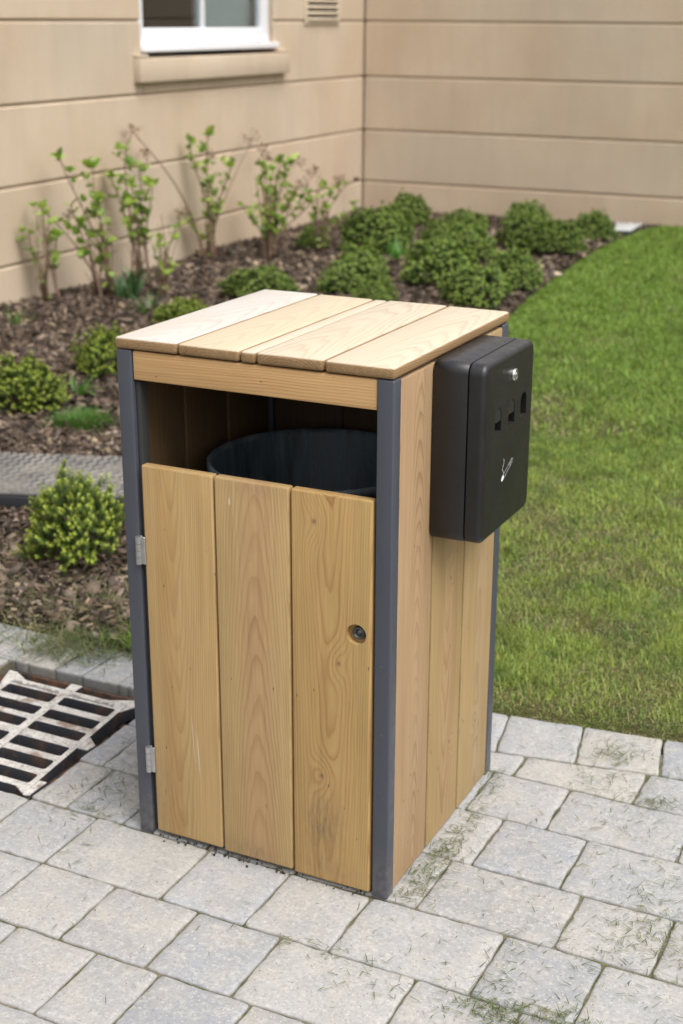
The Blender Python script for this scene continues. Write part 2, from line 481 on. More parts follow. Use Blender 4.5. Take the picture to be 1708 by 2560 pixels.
M = dict(post=mat_post(), black=mat_black(), paver=mat_paver(), joint=mat_joint(), soil=mat_soil(), thatch=mat_lawn_soil(),
         stone=mat_stone(), grate=mat_grate(), rust=mat_rust(), bucket=mat_bucket(), checker=mat_checker(),
         chips=m_attr('bark chips', .85, .25), blades=m_attr('grass blades', .55, .35, .35), leaf=m_attr('leaves', .5, .4, .3),
         twig=m_plain('brown twig', (.20, .125, .085), .8, nscale=90), dry=m_plain('dried flower', (.30, .185, .13), .9, nscale=60, nam=.4),
         steel=m_plain('zinc steel', (.50, .50, .51), .38, .85, .5, nscale=80, nam=.3, bump=.2),
         screw=m_plain('bright steel', (.70, .70, .68), .25, 1.0), void=m_plain('dark inside', (.012, .012, .013), .8),
         white=m_plain('white window frame', (.78, .79, .82), .35, nscale=8, nam=.04), pvc=m_plain('white print', (.78, .79, .78), .6),
         mesh=m_plain('stubber mesh', (.045, .046, .048), .45, .3, nscale=400, nam=.6), vent=m_plain('beige vent', (.62, .52, .39), .6),
         room=m_plain('room wall', (.16, .13, .12), .8), curtain=m_plain('window blind', (.40, .45, .46), .8),
         floor=m_plain('dark base', (.03, .03, .03), .8), plasticblack=m_plain('black plastic rim', (.016, .017, .02), .5, nscale=30),
         paletop=m_plain('pale grey cover', (.48, .50, .50), .5, nscale=12), ground=m_plain('far ground', (.09, .10, .05), .95, nscale=2),
         litter=m_plain('wood debris', (.26, .19, .12), .85, nscale=60))
def mat_glass():
    s = N('window glass')
    s.set(s.b.inputs['Transmission Weight'], 1.0)
    s.set(s.b.inputs['IOR'], 1.5)
    return s.out((.86, .93, .93), .02, 0, .5)
M['glass'] = mat_glass()

# ------------------------------------------------------------------ ground
g = box('ground', -60, 60, -60, 60, -.40, -.30, M['ground']); tag(g, 'ground beneath the garden', kind='structure'); del g['label']

# pavement: joint bed (four slabs round the gully) and stones
DX0, DX1, DY0, DY1 = -1.315, -.848, .0, .536
HX1, HY1 = -.834, .552
bm = bmesh.new()
def add_box(bm, x0, x1, y0, y1, z0, z1):
    vs = [bm.verts.new((x, y, z)) for z in (z0, z1) for x, y in ((x0, y0), (x1, y0), (x1, y1), (x0, y1))]
    for f in ((3, 2, 1, 0), (4, 5, 6, 7), (0, 1, 5, 4), (1, 2, 6, 5), (2, 3, 7, 6), (3, 0, 4, 7)):
        bm.faces.new([vs[i] for i in f])
PX0, PX1, PY0 = -6.0, 6.0, -6.0
yl = lambda x: .805 + .10 * (x + .09) if x < .6 else .874
for b in ((PX0, PX1, PY0, DY0), (PX0, DX0, DY0, HY1), (HX1, PX1, DY0, HY1), (PX0, PX1, HY1, .715), (-1.05, 6.0, .715, .80)):
    add_box(bm, b[0], b[1], b[2], b[3], -.3, -.0062)
pave = link('pavement', bm_mesh('pavement', bm), mat=M['joint'])
tag(pave, kind='structure')

def paver_mesh(cs, seed):
    """cs: 4 corners (ccw) -> irregular tumbled block, z from -.05 to 0, local to its centre"""
    rnd = random.Random(seed)
    cs = [Vector((c[0], c[1], 0)) for c in cs]
    ctr = sum(cs, Vector()) / 4
    per = []
    for i in range(4):
        a, b = cs[i], cs[(i + 1) % 4]
        L = (b - a).length
        n = max(3, int(L / .011))
        for k in range(n):
            t = k / n
            p = a.lerp(b, t)
            per.append(p)
    n = len(per)
    out = []
    gap = .0018 + rnd.random() * .0010
    for p in per:
        q = p - ctr
        # rounded corners + joint gap + ragged arris
        dn = 1.0
        nz = mnoise.noise(Vector((p.x * 26, p.y * 26, seed * .37))) * .0032 + mnoise.noise(Vector((p.x * 90, p.y * 90, seed * .37))) * .0016
        mc = min((p - c).length for c in cs)
        rc = max(0, 1 - mc / .010) * .0026
        L = q.length
        out.append(q * ((L - gap * 1.1 - rc + nz) / L))
    bm = bmesh.new()
    tilt = ((rnd.random() - .5) * .010, (rnd.random() - .5) * .010); dz = (rnd.random() - .5) * .0016 - .0008
    levels = [(-.004, -.045), (-.0006, -.009), (.0, -.0035), (.0018, -.0010), (.0045, 0.0)]
    rings = []
    for li, (ins, z) in enumerate(levels):
        ring = []
        for i, q in enumerate(out):
            L = q.length
            chip = max(0, mnoise.noise(Vector((q.x * 55 + seed, q.y * 55, 3.1)))) * .004 if li == 4 else 0
            s_ = (L - max(ins, 0) - chip) / L if li else 1
            zz = z + dz + (tilt[0] * q.x + tilt[1] * q.y if li > 1 else 0)
            if li >= 3: zz += mnoise.noise(Vector((q.x * 40, q.y * 40, seed))) * .0012
            ring.append(bm.verts.new((q.x * s_, q.y * s_, zz)))
        rings.append(ring)
    # inner ring gives the top face its slight crown
    ring = [bm.verts.new((q.x * .72, q.y * .72, dz + .0006 + tilt[0] * q.x * .72 + tilt[1] * q.y * .72 + mnoise.noise(Vector((q.x * 22, q.y * 22, seed))) * .0011)) for q in out]
    rings.append(ring)
    for a, b in zip(rings[:-1], rings[1:]):
        for k in range(n): bm.faces.new((a[k], a[(k + 1) % n], b[(k + 1) % n], b[k]))
    c = bm.verts.new((0, 0, dz + .0006))
    for k in range(n): bm.faces.new((rings[-1][k], rings[-1][(k + 1) % n], c))
    return bm_mesh('paving_stone', bm, True), ctr

npv = [0]
def paver(cs):
    npv[0] += 1
    me, c = paver_mesh(cs, npv[0] * 7 + 3)
    link('paving_stone', me, pave, c, mat=M['paver'])

def row(y0, y1, xs):
    for a, b in zip(xs[:-1], xs[1:]): paver([(a, y0), (b, y0), (b, y1), (a, y1)])
rr = random.Random(3)
def fill(x0, x1):
    xs = [x0]
    while xs[-1] < x1 - .14: xs.append(xs[-1] + rr.choice((.135, .178, .178, .265)))
    if x1 - xs[-1] < .07: xs[-1] = x1
    else: xs.append(x1)
    return xs
row(-1.104, -.92, fill(-1.6, 1.3))
row(-.92, -.736, fill(-1.6, 1.3))
row(-.736, -.552, fill(-1.7, -.52) + [-.34, -.20, .02, .20, .46, .64] + fill(.82, 1.3))
row(-.552, -.368, fill(-1.7, -.57) + [-.395, -.262, -.081, .10, .33, .51] + fill(.69, 1.3))
row(-.368, -.184, fill(-1.8, -.66) + [-.483, -.299, -.124, .141, .330, .51] + fill(.69, 1.3))
row(-.184, .002, fill(-1.9, -.834)[:-1] + [-.834, -.659, -.388, -.205, -.031, .237, .418, .60] + fill(.78, 1.3))
row(.004, .184, [-.838, -.745, -.60, -.40, -.20, .057, .324, .50, .68] + fill(.86, 1.3))
row(.184, .373, [-.845, -.781, -.60, -.40, -.17, .098, .277, .54, .72] + fill(.90, 1.3))
row(.373, .550, [-.845, -.70, -.5, -.25, .009, .185, .455, .63] + fill(.81, 1.3))
row(.004, .184, fill(-1.95, -1.32)); row(.184, .373, fill(-1.95, -1.32)); row(.373, .538, fill(-1.95, -1.32))
row(.537, .715, fill(-1.95, -1.31) + [-1.268, -1.180, -1.095, -.985, -.955, -.86, -.68, -.50, -.32, -.14])
# wedge course and the rotated edge course against the lawn
l1 = lambda x: .636 + .165 * x if x > -.14 else .613
xs = [-.14, .052, .318, .58, .80, 1.0, 1.2]
for a, b in zip(xs[:-1], xs[1:]): paver([(a, .552), (b, .552), (b, l1(b)), (a, l1(a))])
l2 = lambda x: .812 + .13 * (x + .09)
js = [-.205, -.02, .158, .341, .52, .70, .88, 1.06, 1.2]
for a, b in zip(js[:-1], js[1:]): paver([(a, l1(a) + .004), (b, l1(b) + .004), (b - .033, l2(b)), (a - .033, l2(a))])
row(.717, .795, fill(-1.02, -.25))

# ------------------------------------------------------------------ lawn
def lawn_left(y):
    return np.interp(y, [.8, 5.24, 6.31, 7.62, 8.55, 9.4, 9.6], [-1.06, -1.70, -1.86, -1.98, -2.03, -1.98, -1.9])
def lawn_front(x):
    return np.where(x < -.2, .795, .803 + .11 * (np.minimum(x, 1.5) + .09) + .012 * np.sin(x * 9))
def lawn_h(x, y):
    e = np.clip((y - lawn_front(x)) / .06, 0, 1); e2 = np.clip((x - lawn_left(y)) / .06, 0, 1)
    return -.012 + .024 * np.minimum(e, e2) + .022 * (fbm(x, y, 2.2, 3, 4) - .5)
nx, ny = 150, 170
ty = np.linspace(0, 1, ny) ** 1.7; tx = np.linspace(0, 1, nx) ** 1.6
V = np.zeros((ny, nx, 3))
for j in range(ny):
    y = .78 + ty[j] * (9.9 - .78)
    x = lawn_left(y) + tx * (9.0 - lawn_left(y))
    V[j, :, 0] = x
    V[j, :, 1] = y + (1 - ty[j]) * (lawn_front(x) - .80) * (1 - ty[j])
V[:, :, 2] = lawn_h(V[:, :, 0], V[:, :, 1])
idx = np.arange(ny * nx).reshape(ny, nx)
F = np.stack([idx[:-1, :-1], idx[:-1, 1:], idx[1:, 1:], idx[1:, :-1]], -1).reshape(-1, 4)
lawn = link('lawn', arr_mesh('lawn', V.reshape(-1, 3), F, smooth=True), mat=M['thatch'])
tag(lawn, kind='structure')
# earth body under the turf edge
box_e = box('lawn_soil', -1.0, 9.0, .86, 9.9, -.29, -.03, M['soil']); tag(box_e, kind='structure')

def blades(P, L, Wd, heading, lean, curl, C, name, mat, flat=None):
    """P (n,3) roots; 2-segment blades of 3 triangles"""
    n = len(P)
    h = np.stack([np.cos(heading), np.sin(heading), np.zeros(n)], 1)
    s = np.stack([-np.sin(heading), np.cos(heading), np.zeros(n)], 1)
    up = np.array([0, 0, 1.0])
    d1 = h * np.sin(lean)[:, None] + up * np.cos(lean)[:, None]
    l2_ = lean + curl
    d2 = h * np.sin(l2_)[:, None] + up * np.cos(l2_)[:, None]
    a = P - s * Wd[:, None] * .5; b = P + s * Wd[:, None] * .5
    m = P + d1 * (L * .55)[:, None]
    c = m - s * Wd[:, None] * .42; d = m + s * Wd[:, None] * .42
    t = m + d2 * (L * .45)[:, None]
    V = np.stack([a, b, c, d, t], 1).reshape(-1, 3)
    i = np.arange(n)[:, None] * 5
    F = np.concatenate([i + np.array([0, 1, 3]), i + np.array([0, 3, 2]), i + np.array([2, 3, 4])], 0)
    cc = np.repeat(C, 5, axis=0)
    return V, F, cc

def lawn_zone(y0, y1, x1, dens, Lm, Wm, seed):
    r = np.random.default_rng(seed)
    xmin = -2.05
    n = int((x1 - xmin) * (y1 - y0) * dens)
    x = r.uniform(xmin, x1, n); y = r.uniform(y0, y1, n)
    # keep what the camera region can see with a margin
    cx, cy = .92, -2.06
    ang = np.degrees(np.arctan2(-(x - cx), y - cy))     # 26.3 is the axis
    keep = (x > lawn_left(y) - .01 + .03 * (fbm(x, y, 9, 2, 3) - .5)) & (y > lawn_front(x) - .008 + .02 * (fbm(x, y, 12, 2, 8) - .5)) & (ang > 4) & (ang < 46)
    x, y = x[keep], y[keep]; n = len(x)
    pt = fbm(x, y, 2.6, 4, 11)          # patchiness
    pt2 = fbm(x, y, 11, 3, 21)
    dry = np.clip((pt - .50) * 5 + (pt2 - .5) * 1.6 + np.interp(y, [.8, 1.3, 2.2, 3.5, 5], [.30, .62, .50, .05, -.45]), 0, 1)
    dens_keep = r.random(n) < (1 - .45 * dry)
    x, y, dry, pt2 = x[dens_keep], y[dens_keep], dry[dens_keep], pt2[dens_keep]; n = len(x)
    z = lawn_h(x, y)
    isdry = r.random(n) < .10 * (1 - .7 * np.clip((y - 2.5) / 2, 0, 1)) + .55 * dry
    edge = (y - lawn_front(x)) < .03
    isdry |= edge & (r.random(n) < .55)
    g0 = np.array([.215, .285, .045]); g1 = np.array([.33, .37, .085]); g2 = np.array([.13, .215, .045])
    k = r.random((n, 1)); g0, g1, g2 = np.array([.215, .290, .055]), np.array([.345, .385, .105]), np.array([.135, .225, .050]); C = g0 * (1 - k) + g1 * k
    k2 = np.clip((pt2[:, None] - .5) * 3, 0, 1); C = C * (1 - k2) + g2 * k2
    far = np.interp(y, [2.2, 4.5], [0, 1])[:, None]
    C = C * (1 - .8 * far) + (np.array([.185, .290, .048]) * (.7 + .6 * k)) * .8 * far
    C *= np.exp(r.normal(0, .30, (n, 1)) * (1 - .5 * far)) * np.array([[1, 1, 1]]) * (1 + r.normal(0, .10, (n, 3)) * [1, .3, 1])
    C = C * (1 - .30 * np.clip((fbm(x, y, 16, 2, 41) - .52) * 5, 0, 1))[:, None]
    C[isdry] = np.array([.44, .39, .19]) * r.uniform(.4, 1.2, (isdry.sum(), 1))
    L = Lm * r.uniform(.5, 1.35, n); L[isdry] *= .8; L[r.random(n) < .04] *= 1.7
    W = Wm * r.uniform(.6, 1.3, n)
    hd = r.uniform(0, 2 * np.pi, n)
    ln = r.uniform(.1, .95, n); ln[isdry] = r.uniform(.7, 1.5, isdry.sum())
    hd[edge] = -np.pi / 2 + r.normal(0, .9, edge.sum()); ln[edge] += .35
    return blades(np.stack([x, y, z - .002], 1), L, W, hd, ln, r.uniform(.1, 1.0, n), C, '', None)
parts = [lawn_zone(.76, 1.7, 1.3, 85000, .024, .0019, 1), lawn_zone(1.7, 3.2, .7, 42000, .025, .0027, 2), lawn_zone(3.2, 5.5, .4, 15000, .030, .0046, 3), lawn_zone(5.5, 9.75, .6, 9000, .032, .0066, 4)]
def merge(parts):
    Vs, Fs, Cs, o = [], [], [], 0
    for v, f, c in parts:
        Vs.append(v); Fs.append(f + o); Cs.append(c); o += len(v)
    return np.concatenate(Vs), np.concatenate(Fs), np.concatenate(Cs)
V, F, C = merge(parts)
grass = link('grass', arr_mesh('grass', V, F, C), mat=M['blades'])
tag(grass, 'mown green lawn grass with straw coloured patches beside the paving', 'grass', kind='stuff')

# ------------------------------------------------------------------ flower bed
def bed_h(x, y):
    e = np.clip((y - .715) / .10, 0, 1)
    return -.012 + .022 * e + .06 * (fbm(x, y, 1.6, 4, 31) - .45) * e
nx, ny = 150, 220
X, Y = np.meshgrid(np.linspace(-6.4, 0.2, nx), .712 + (np.linspace(0, 1, ny) ** 1.4) * 9.4)
X = np.minimum(X, lawn_left(np.clip(Y, .8, 9.6)) + .012 + .02 * (fbm(X * 0 + 1, Y, 6, 2, 5) - .5))
V = np.stack([X, Y, bed_h(X, Y)], -1).reshape(-1, 3)
idx = np.arange(ny * nx).reshape(ny, nx)
F = np.stack([idx[:-1, :-1], idx[:-1, 1:], idx[1:, 1:], idx[1:, :-1]], -1).reshape(-1, 4)
bed = link('flower_bed', arr_mesh('flower_bed', V, F, smooth=True), mat=M['soil'])
tag(bed, kind='structure')

def chips(n, seed, x0, x1, y0, y1, smin, smax):
    r = np.random.default_rng(seed)
    x = r.uniform(x0, x1, n); y = r.uniform(y0, y1, n)
    cx, cy = .92, -2.06
    ang = np.degrees(np.arctan2(-(x - cx), y - cy))
    wallx = -4.611 + .0347 * (9.558 - y)
    mh = ((x + 2.06) * .94 + (y - 1.70) * .342 > -.30) & ((x + 2.06) * .94 + (y - 1.70) * .342 < .36) & (np.abs(-(x + 2.06) * .342 + (y - 1.70) * .94) < .225)
    k = (x < lawn_left(np.clip(y, .8, 9.6)) - .01) & (x > wallx + .01) & (y < 9.5) & (ang < 50) & ~mh & (y > .725)
    x, y = x[k], y[k]; n = len(x)
    L = smin + (smax - smin) * r.random(n) ** 2.0; Wd = L * r.uniform(.14, .55, n); T = L * r.uniform(.06, .16, n)
    base = np.array([[-1, -1, -1], [1, -1, -1], [1, 1, -1], [-1, 1, -1], [-1, -1, 1], [1, -1, 1], [1, 1, 1], [-1, 1, 1]], float) * .5
    B = np.repeat(base[None], n, 0) * np.stack([L, Wd, T], 1)[:, None, :]
    B += r.normal(0, .12, B.shape) * np.stack([L * .5, Wd, T], 1)[:, None, :]
    B[:, :, 2] += (np.abs(B[:, :, 0]) / L[:, None]) ** 2 * L[:, None] * r.uniform(-.5, .5, n)[:, None]
    def rotm(a, ax):
        c, s = np.cos(a), np.sin(a); m = np.zeros((n, 3, 3)); i, j, k_ = [(1, 2, 0), (2, 0, 1), (0, 1, 2)][ax]
        m[:, k_, k_] = 1; m[:, i, i] = c; m[:, j, j] = c; m[:, i, j] = -s; m[:, j, i] = s
        return m
    Rm = rotm(r.uniform(0, 2 * np.pi, n), 2) @ rotm(r.normal(0, .38, n), 1) @ rotm(r.normal(0, .5, n), 0)
    B = np.einsum('nij,nkj->nki', Rm, B)
    B += np.stack([x, y, bed_h(x, y) + r.uniform(.0, .016, n)], 1)[:, None, :]
    pal = np.array([[.125, .088, .062], [.066, .044, .031], [.175, .13, .095], [.26, .205, .155], [.105, .082, .068], [.038, .028, .021], [.34, .26, .17]])
    ci = r.choice(7, n, p=[.22, .25, .14, .09, .13, .13, .04])
    C = pal[ci] * r.uniform(.7, 1.25, (n, 1))
    i = np.arange(n)[:, None] * 8
    F = np.concatenate([i + np.array(f) for f in ((3, 2, 1, 0), (4, 5, 6, 7), (0, 1, 5, 4), (1, 2, 6, 5), (2, 3, 7, 6), (3, 0, 4, 7))], 0)
    return B.reshape(-1, 3), F, np.repeat(C, 8, 0)
V, F, C = merge([chips(26000, 1, -2.7, -.9, .72, 2.6, .006, .040), chips(1500, 12, -1.9, -1.0, .72, 1.1, .01, .07), chips(24000, 2, -4.6, -1.1, 2.2, 5.5, .014, .068), chips(19000, 3, -4.8, -1.6, 5.3, 9.6, .02, .08)])
mulch = link('bark_mulch', arr_mesh('bark_mulch', V, F, C), mat=M['chips'])
tag(mulch, 'brown bark chips covering the planting bed below the stone walls', 'mulch', kind='stuff')

# loose grass and weeds at the bed edge, clippings on the paving
def clip_patch(r, cx, cy, rx, ry, n, Lm, zfun, dryp=.35, up=.0, wd=.0013, cols=None):
    x = r.normal(cx, rx, n); y = r.normal(cy, ry, n)
    z = zfun(x, y) + r.uniform(.0005, .006 + up, n)
    isdry = r.random(n) < dryp
    C = np.array([.105, .145, .045]) * r.uniform(.55, 1.35, (n, 1)) if cols is None else np.array(cols) * r.uniform(.6, 1.35, (n, 1))
    C[isdry] = np.array([.27, .25, .13]) * r.uniform(.6, 1.1, (isdry.sum(), 1))
    ln = r.uniform(1.2, 1.6, n) if up == 0 else r.uniform(.85, 1.6, n)
    return blades(np.stack([x, y, z], 1), Lm * (.85 if up == 0 else 1) * r.uniform(.25, 1.25, n), wd * r.uniform(.7, 1.4, n), r.uniform(0, 2 * np.pi, n), ln, r.uniform(-.15, .25, n), C, '', None)
r = np.random.default_rng(77)
z0 = lambda x, y: np.full_like(x, .0012)
P = []
# along the foot of the bin's right side
for k in range(16):
    t = k / 15
    P.append(clip_patch(r, .012 + .035 * r.random(), .02 + .52 * t, .016, .02, 26 if k < 9 else 14, .030, z0, .3, 0))
for (cx, cy, rx, ry, n, L) in ((.29, -.215, .045, .018, 210, .03), (.385, -.175, .05, .015, 130, .03), (.27, -.135, .02, .02, 40, .025), (.03, .20, .03, .03, 80, .035),
        (.03, .10, .03, .03, 60, .03), (.225, .73, .03, .035, 120, .03), (.255, .60, .06, .04, 90, .035), (.37, .57, .03, .015, 70, .03),
        (.46, .17, .05, .05, 120, .028), (.49, .07, .06, .04, 110, .028), (.42, .02, .10, .10, 150, .026), (.30, -.02, .14, .10, 60, .024), (.20, .09, .12, .07, 45, .022), (.50, .35, .1, .1, 110, .028),
        (.25, .30, .15, .1, 45, .024), (.35, .45, .15, .1, 90, .026), (.1, .72, .12, .05, 40, .03), (.38, .74, .12, .04, 60, .03), (-.02, -.19, .05, .012, 40, .03), (.09, -.24, .08, .02, 30, .028),
        (-.66, .01, .03, .012, 40, .03), (-.70, .12, .06, .05, 110, .03), (-.72, .27, .05, .06, 70, .028), (-.63, -.09, .06, .04, 14, .05), (-.80, -.05, .08, .05, 30, .025), (-.70, .03, .05, .06, 36, .028),
        (-.35, -.3, .3, .2, 26, .022), (-.5, -.25, .2, .1, 22, .024), (.1, -.1, .2, .1, 24, .022)):
    P.append(clip_patch(r, cx, cy, rx, ry, n, L, z0, .3))
V, F, C = merge(P)
k = ~((V[:, 0] > -.56) & (V[:, 0] < .001) & (V[:, 1] > -.002) & (V[:, 1] < .555))
Fk = k[F].all(1); F = F[Fk]
cl = link('grass_clippings', arr_mesh('grass_clippings', V, F, C), mat=M['blades'])
tag(cl, 'loose mown grass clippings scattered over the grey paving', 'grass clippings', kind='stuff')
P = []
zb = lambda x, y: np.maximum(bed_h(x, y), 0)
for (cx, cy, rx, ry, n, L, dp) in ((-1.20, .68, .09, .05, 520, .05, .25), (-1.12, .74, .07, .05, 480, .055, .2), (-1.24, .60, .06, .03, 160, .045, .35), (-1.30, .84, .12, .08, 500, .05, .55), (-1.5, .80, .15, .06, 360, .05, .7),
        (-1.08, .92, .06, .08, 420, .05, .45), (-1.35, 1.0, .15, .08, 300, .05, .6), (-1.75, 1.0, .1, .1, 260, .045, .5), (-1.8, .82, .15, .05, 160, .04, .6), (-1.45, .65, .12, .03, 90, .04, .4)):
    P.append(clip_patch(r, cx, cy, rx, ry, n, L, zb, dp, .012, .0022))
P.append(clip_patch(r, -1.055, .80, .03, .05, 260, .07, zb, .08, .02, .003, cols=(.17, .29, .03)))
for (cx, cy, rx, ry, n, L, dp) in ((-1.22, .66, .16, .05, 420, .03, .6), (-1.5, .86, .22, .07, 900, .04, .8), (-1.25, .92, .14, .10, 700, .045, .6), (-1.7, 1.1, .25, .12, 500, .035, .75), (-1.4, 1.15, .2, .1, 300, .035, .7)):
    P.append(clip_patch(r, cx, cy, rx, ry, n, L, zb, dp, .006, .0016))
for (cx, cy, s_, n) in ((-2.6, 5.0, .4, 120), (-2.2, 4.6, .3, 100), (-2.35, 6.9, .15, 60)):
    P.append(clip_patch(r, cx, cy, s_, s_, n, .05, zb, .6, .012, .003))
V, F, C = merge(P)
hay = link('loose_grass', arr_mesh('loose_grass', V, F, C), mat=M['blades'])
tag(hay, 'matted green and straw coloured grass at the edge of the planting bed', 'grass', kind='stuff')

# light wood splinters on the soil near the paving, each a thing of its own
def splinter(x, y, L, W, a, label, tl=.12):
    bm = box_bm(L, W, .006, .0015, 1)
    for v in bm.verts:
        v.co.y *= 1 - .35 * abs(v.co.x / L * 2) * random.random(); v.co.z += random.uniform(-.001, .001)
    z = float(max(bed_h(np.array([x]), np.array([y]))[0], 0)) + .014
    o = link('wood_chip', bm_mesh('wood_chip', bm), None, (x, y, z), (random.uniform(-.1, .1), tl, R(a)), M['litter'])
    tag(o, label, 'wood chip', 'pale wood chips near the paving')
splinter(-1.27, .80, .055, .013, 95, 'short upright pale wood chip beside the loose grass')
splinter(-1.25, .88, .05, .026, -10, 'broad pale wood chip behind the loose grass')
splinter(-1.34, .83, .075, .012, 60, 'long narrow pale wood chip on the soil left of the broad one')
splinter(-1.10, .98, .08, .010, 15, 'thin pale splinter below the yellow green shrub by the bin')

# ------------------------------------------------------------------ building (local: X along right wall, Y into/along left wall, Z up)
Bm = Matrix(((.999361, -.034683, .008683), (.034725, .999385, -.004775), (-.008513, .005074, .999951))).to_4x4()
Bm.translation = Vector((-4.61144, 9.558, 0))
bld = empty('building'); bld.matrix_world = Bm
tag(bld, 'beige stone clad building corner with horizontal grooves and a white window', 'building')
JZ = [-.28, .267, .709, 1.161, 1.617, 2.07, 2.52, 2.97, 3.42]
GAP = .0045
wr = box('wall', 0.03, 10.0, .024, .30, -.28, 3.42, M['stone'], bld); wr['label'] = 'wall facing the lawn'
for i in range(len(JZ) - 1):
    box('stone_course', .004, 10.0, 0, .045, JZ[i] + (GAP if i else 0), JZ[i + 1] - GAP, M['stone'], wr, .010, 1, smooth=False).location -= wr.location
wl_ = box('wall', -.30, -.024, -1.70, .30, -.28, 3.42, M['stone'], bld); wl_['label'] = 'wall with the window'
OB0, OB1, OZ0, OZ1 = 1.714, 3.62, 1.40, 2.62      # opening along the wall (distance from the corner) and height
def bg_piece(b0, b1, z0, z1):
    o = box('wall_core', -.30, -.024, -b1, -b0, z0, z1, M['stone'], wl_); o.location -= wl_.location
bg_piece(1.70, OB0, -.28, 3.42); bg_piece(OB0, OB1, -.28, OZ0 - .01); bg_piece(OB0, OB1, OZ1, 3.42); bg_piece(OB1, 12.5, -.28, 3.42)
for i in range(len(JZ) - 1):
    z0, z1 = JZ[i] + (GAP if i else 0), JZ[i + 1] - GAP
    segs = [(.0, 12.5, z0, z1)]
    if z1 > OZ0 and z0 < OZ1:
        segs = [(.0, OB0, z0, z1), (OB1, 12.5, z0, z1)]
        if z0 < OZ0 - .02: segs.append((OB0 + .0005, OB1 - .0005, z0, OZ0 - .02))
        if z1 > OZ1 + .02: segs.append((OB0 + .0005, OB1 - .0005, OZ1 + .02, z1))
    for b0, b1, a, b in segs:
        o = box('stone_course', -.045, 0, -b1, -b0, a, b, M['stone'], wl_, .010, 1, smooth=False); o.location -= wl_.location
# stone sill
sl = box('stone_sill', -.04, .057, -3.727, -1.57, 1.238, 1.388, M['stone'], bld, .006, 2)
for b0, b1 in ((3.62, 3.727), (1.57, 1.714)):
    o = box('sill_stool', -.038, .054, -b1 + .003, -b0, 1.390, 1.412, M['stone'], sl, .003, 1); o.location -= sl.location
# window
win = box('window', -.115, -.05, -OB1, -OB1 + .11, 1.424, OZ1, M['white'], bld, .004)
def wpart(name, *a, **k):
    o = box(name, *a, bld if False else win, **k); o.location -= win.location; return o
wpart('frame_stile', -.115, -.05, -OB0 - .11, -OB0, 1.424, OZ1, M['white'], bevel=.004)
wpart('frame_rail', -.115, -.048, -OB1 + .11, -OB0 - .11, 1.470, 1.572, M['white'], bevel=.004)
wpart('frame_rail', -.115, -.052, -OB1 + .11, -OB0 - .11, OZ1 - .1, OZ1, M['white'], bevel=.004)
wpart('window_cill', -.115, .022, -OB1 - .0, -OB0 + .03, 1.424, 1.466, M['white'], bevel=.004)
wpart('mullion', -.105, -.060, -2.715, -2.675, 1.572, OZ1 - .1, M['white'], bevel=.003)
wpart('pane', -.088, -.084, -OB1 + .11, -2.715, 1.572, OZ1 - .1, M['glass'])
wpart('pane', -.088, -.084, -2.675, -OB0 - .11, 1.572, OZ1 - .1, M['glass'])
# room behind the window
rm = bmesh.new()
add_box(rm, -2.6, -.302, -4.6, -.9, .6, 3.2)
bmesh.ops.reverse_faces(rm, faces=rm.faces[:])
rm.faces.ensure_lookup_table()
bmesh.ops.delete(rm, geom=[f for f in rm.faces if f.calc_center_median().x > -.31], context='FACES')
room = link('room', bm_mesh('room', rm), bld, mat=M['room'])
box('window_blind', -.20, -.17, -2.62, -1.70, 1.45, 2.7, M['curtain'], bld)
box('window_blind', -.20, -.17, -3.66, -3.44, 1.45, 2.7, M['curtain'], bld)
# vent
vt = box('vent', 0.001, .016, -1.204, -.55, 1.592, 1.87, M['vent'], bld, .004)
for k in range(5):
    z = 1.618 + k * .047
    o = box('vent_slot', .016, .020, -1.165, -.61, z + .020, z + .043, M['void'], vt); o.location -= vt.location
    o = box('vent_slat', .014, .034, -1.175, -.60, z, z + .022, M['vent'], vt, .004, 2, rot=(0, R(28), 0)); o.location -= vt.location

# ------------------------------------------------------------------ litter bin
binr = empty('litter_bin', (-.277, .276, 0))
tag(binr, 'square timber litter bin with grey metal corner posts and slatted wooden lid', 'litter bin')
BO = Vector((-.277, .276, 0))
def bpart(name, x0, x1, y0, y1, z0, z1, mat, parent=None, bevel=.003, seg=3, rot=(0, 0, 0), po=None):
    o = box(name, x0, x1, y0, y1, z0, z1, mat, parent or binr, bevel, seg, rot)
    o.location -= BO if po is None else po
    return o
W, D = .554, .552
for (a, b) in ((-W, 0), (-.032, 0), (-W, 1), (-.032, 1)):
    bpart('corner_post', a, a + .032, b * (D - .030), b * (D - .030) + .030, 0, 1.0, M['post'], bevel=.0035)
# lid boards
LT = (.58, .50, .385)
tops = [(-.5555, -.4235, (.565, .525, .48), (.02, .10), 150), (-.4205, -.2960, (.57, .48, .345), (0, .055), 130), (-.2930, -.2640, (.575, .51, .405), (.05, .08), 200), (-.2610, -.1315, (.58, .50, .385), (-.01, .09), 140), (-.1285, .0005, (.585, .51, .39), (.03, .075), 160)]
for i, (a, b, bl, ph, rg) in enumerate(tops):
    m = wood('lid timber', (.36, .235, .115), (.19, .105, .045), 'xzy', (ph[0], -ph[1]), rg, (.02 * (i - 2), .06), bleach=bl, seed=i * 3.1, warp=.02, knots=((-.01, .13, .018, 3.0),) if i == 0 else ())
    o = bpart('lid_board', a, b, -.0015, D + .0015, 1.0015 + .0004 * (i % 2), 1.0225 - .0006 * (i % 3), m, bevel=.0055, seg=3)
    o.rotation_euler = (0, R((-.25, .2, .1, -.2, .15)[i]), 0)
# front rail and hidden back rail
mr_ = wood('rail timber', (.56, .35, .16), (.35, .17, .06), 'zyx', (-.06, .05), 210, (.01, .02), seed=21)
bpart('front_rail', -.5205, -.0325, .003, .024, .945, .9985, mr_, bevel=.003)
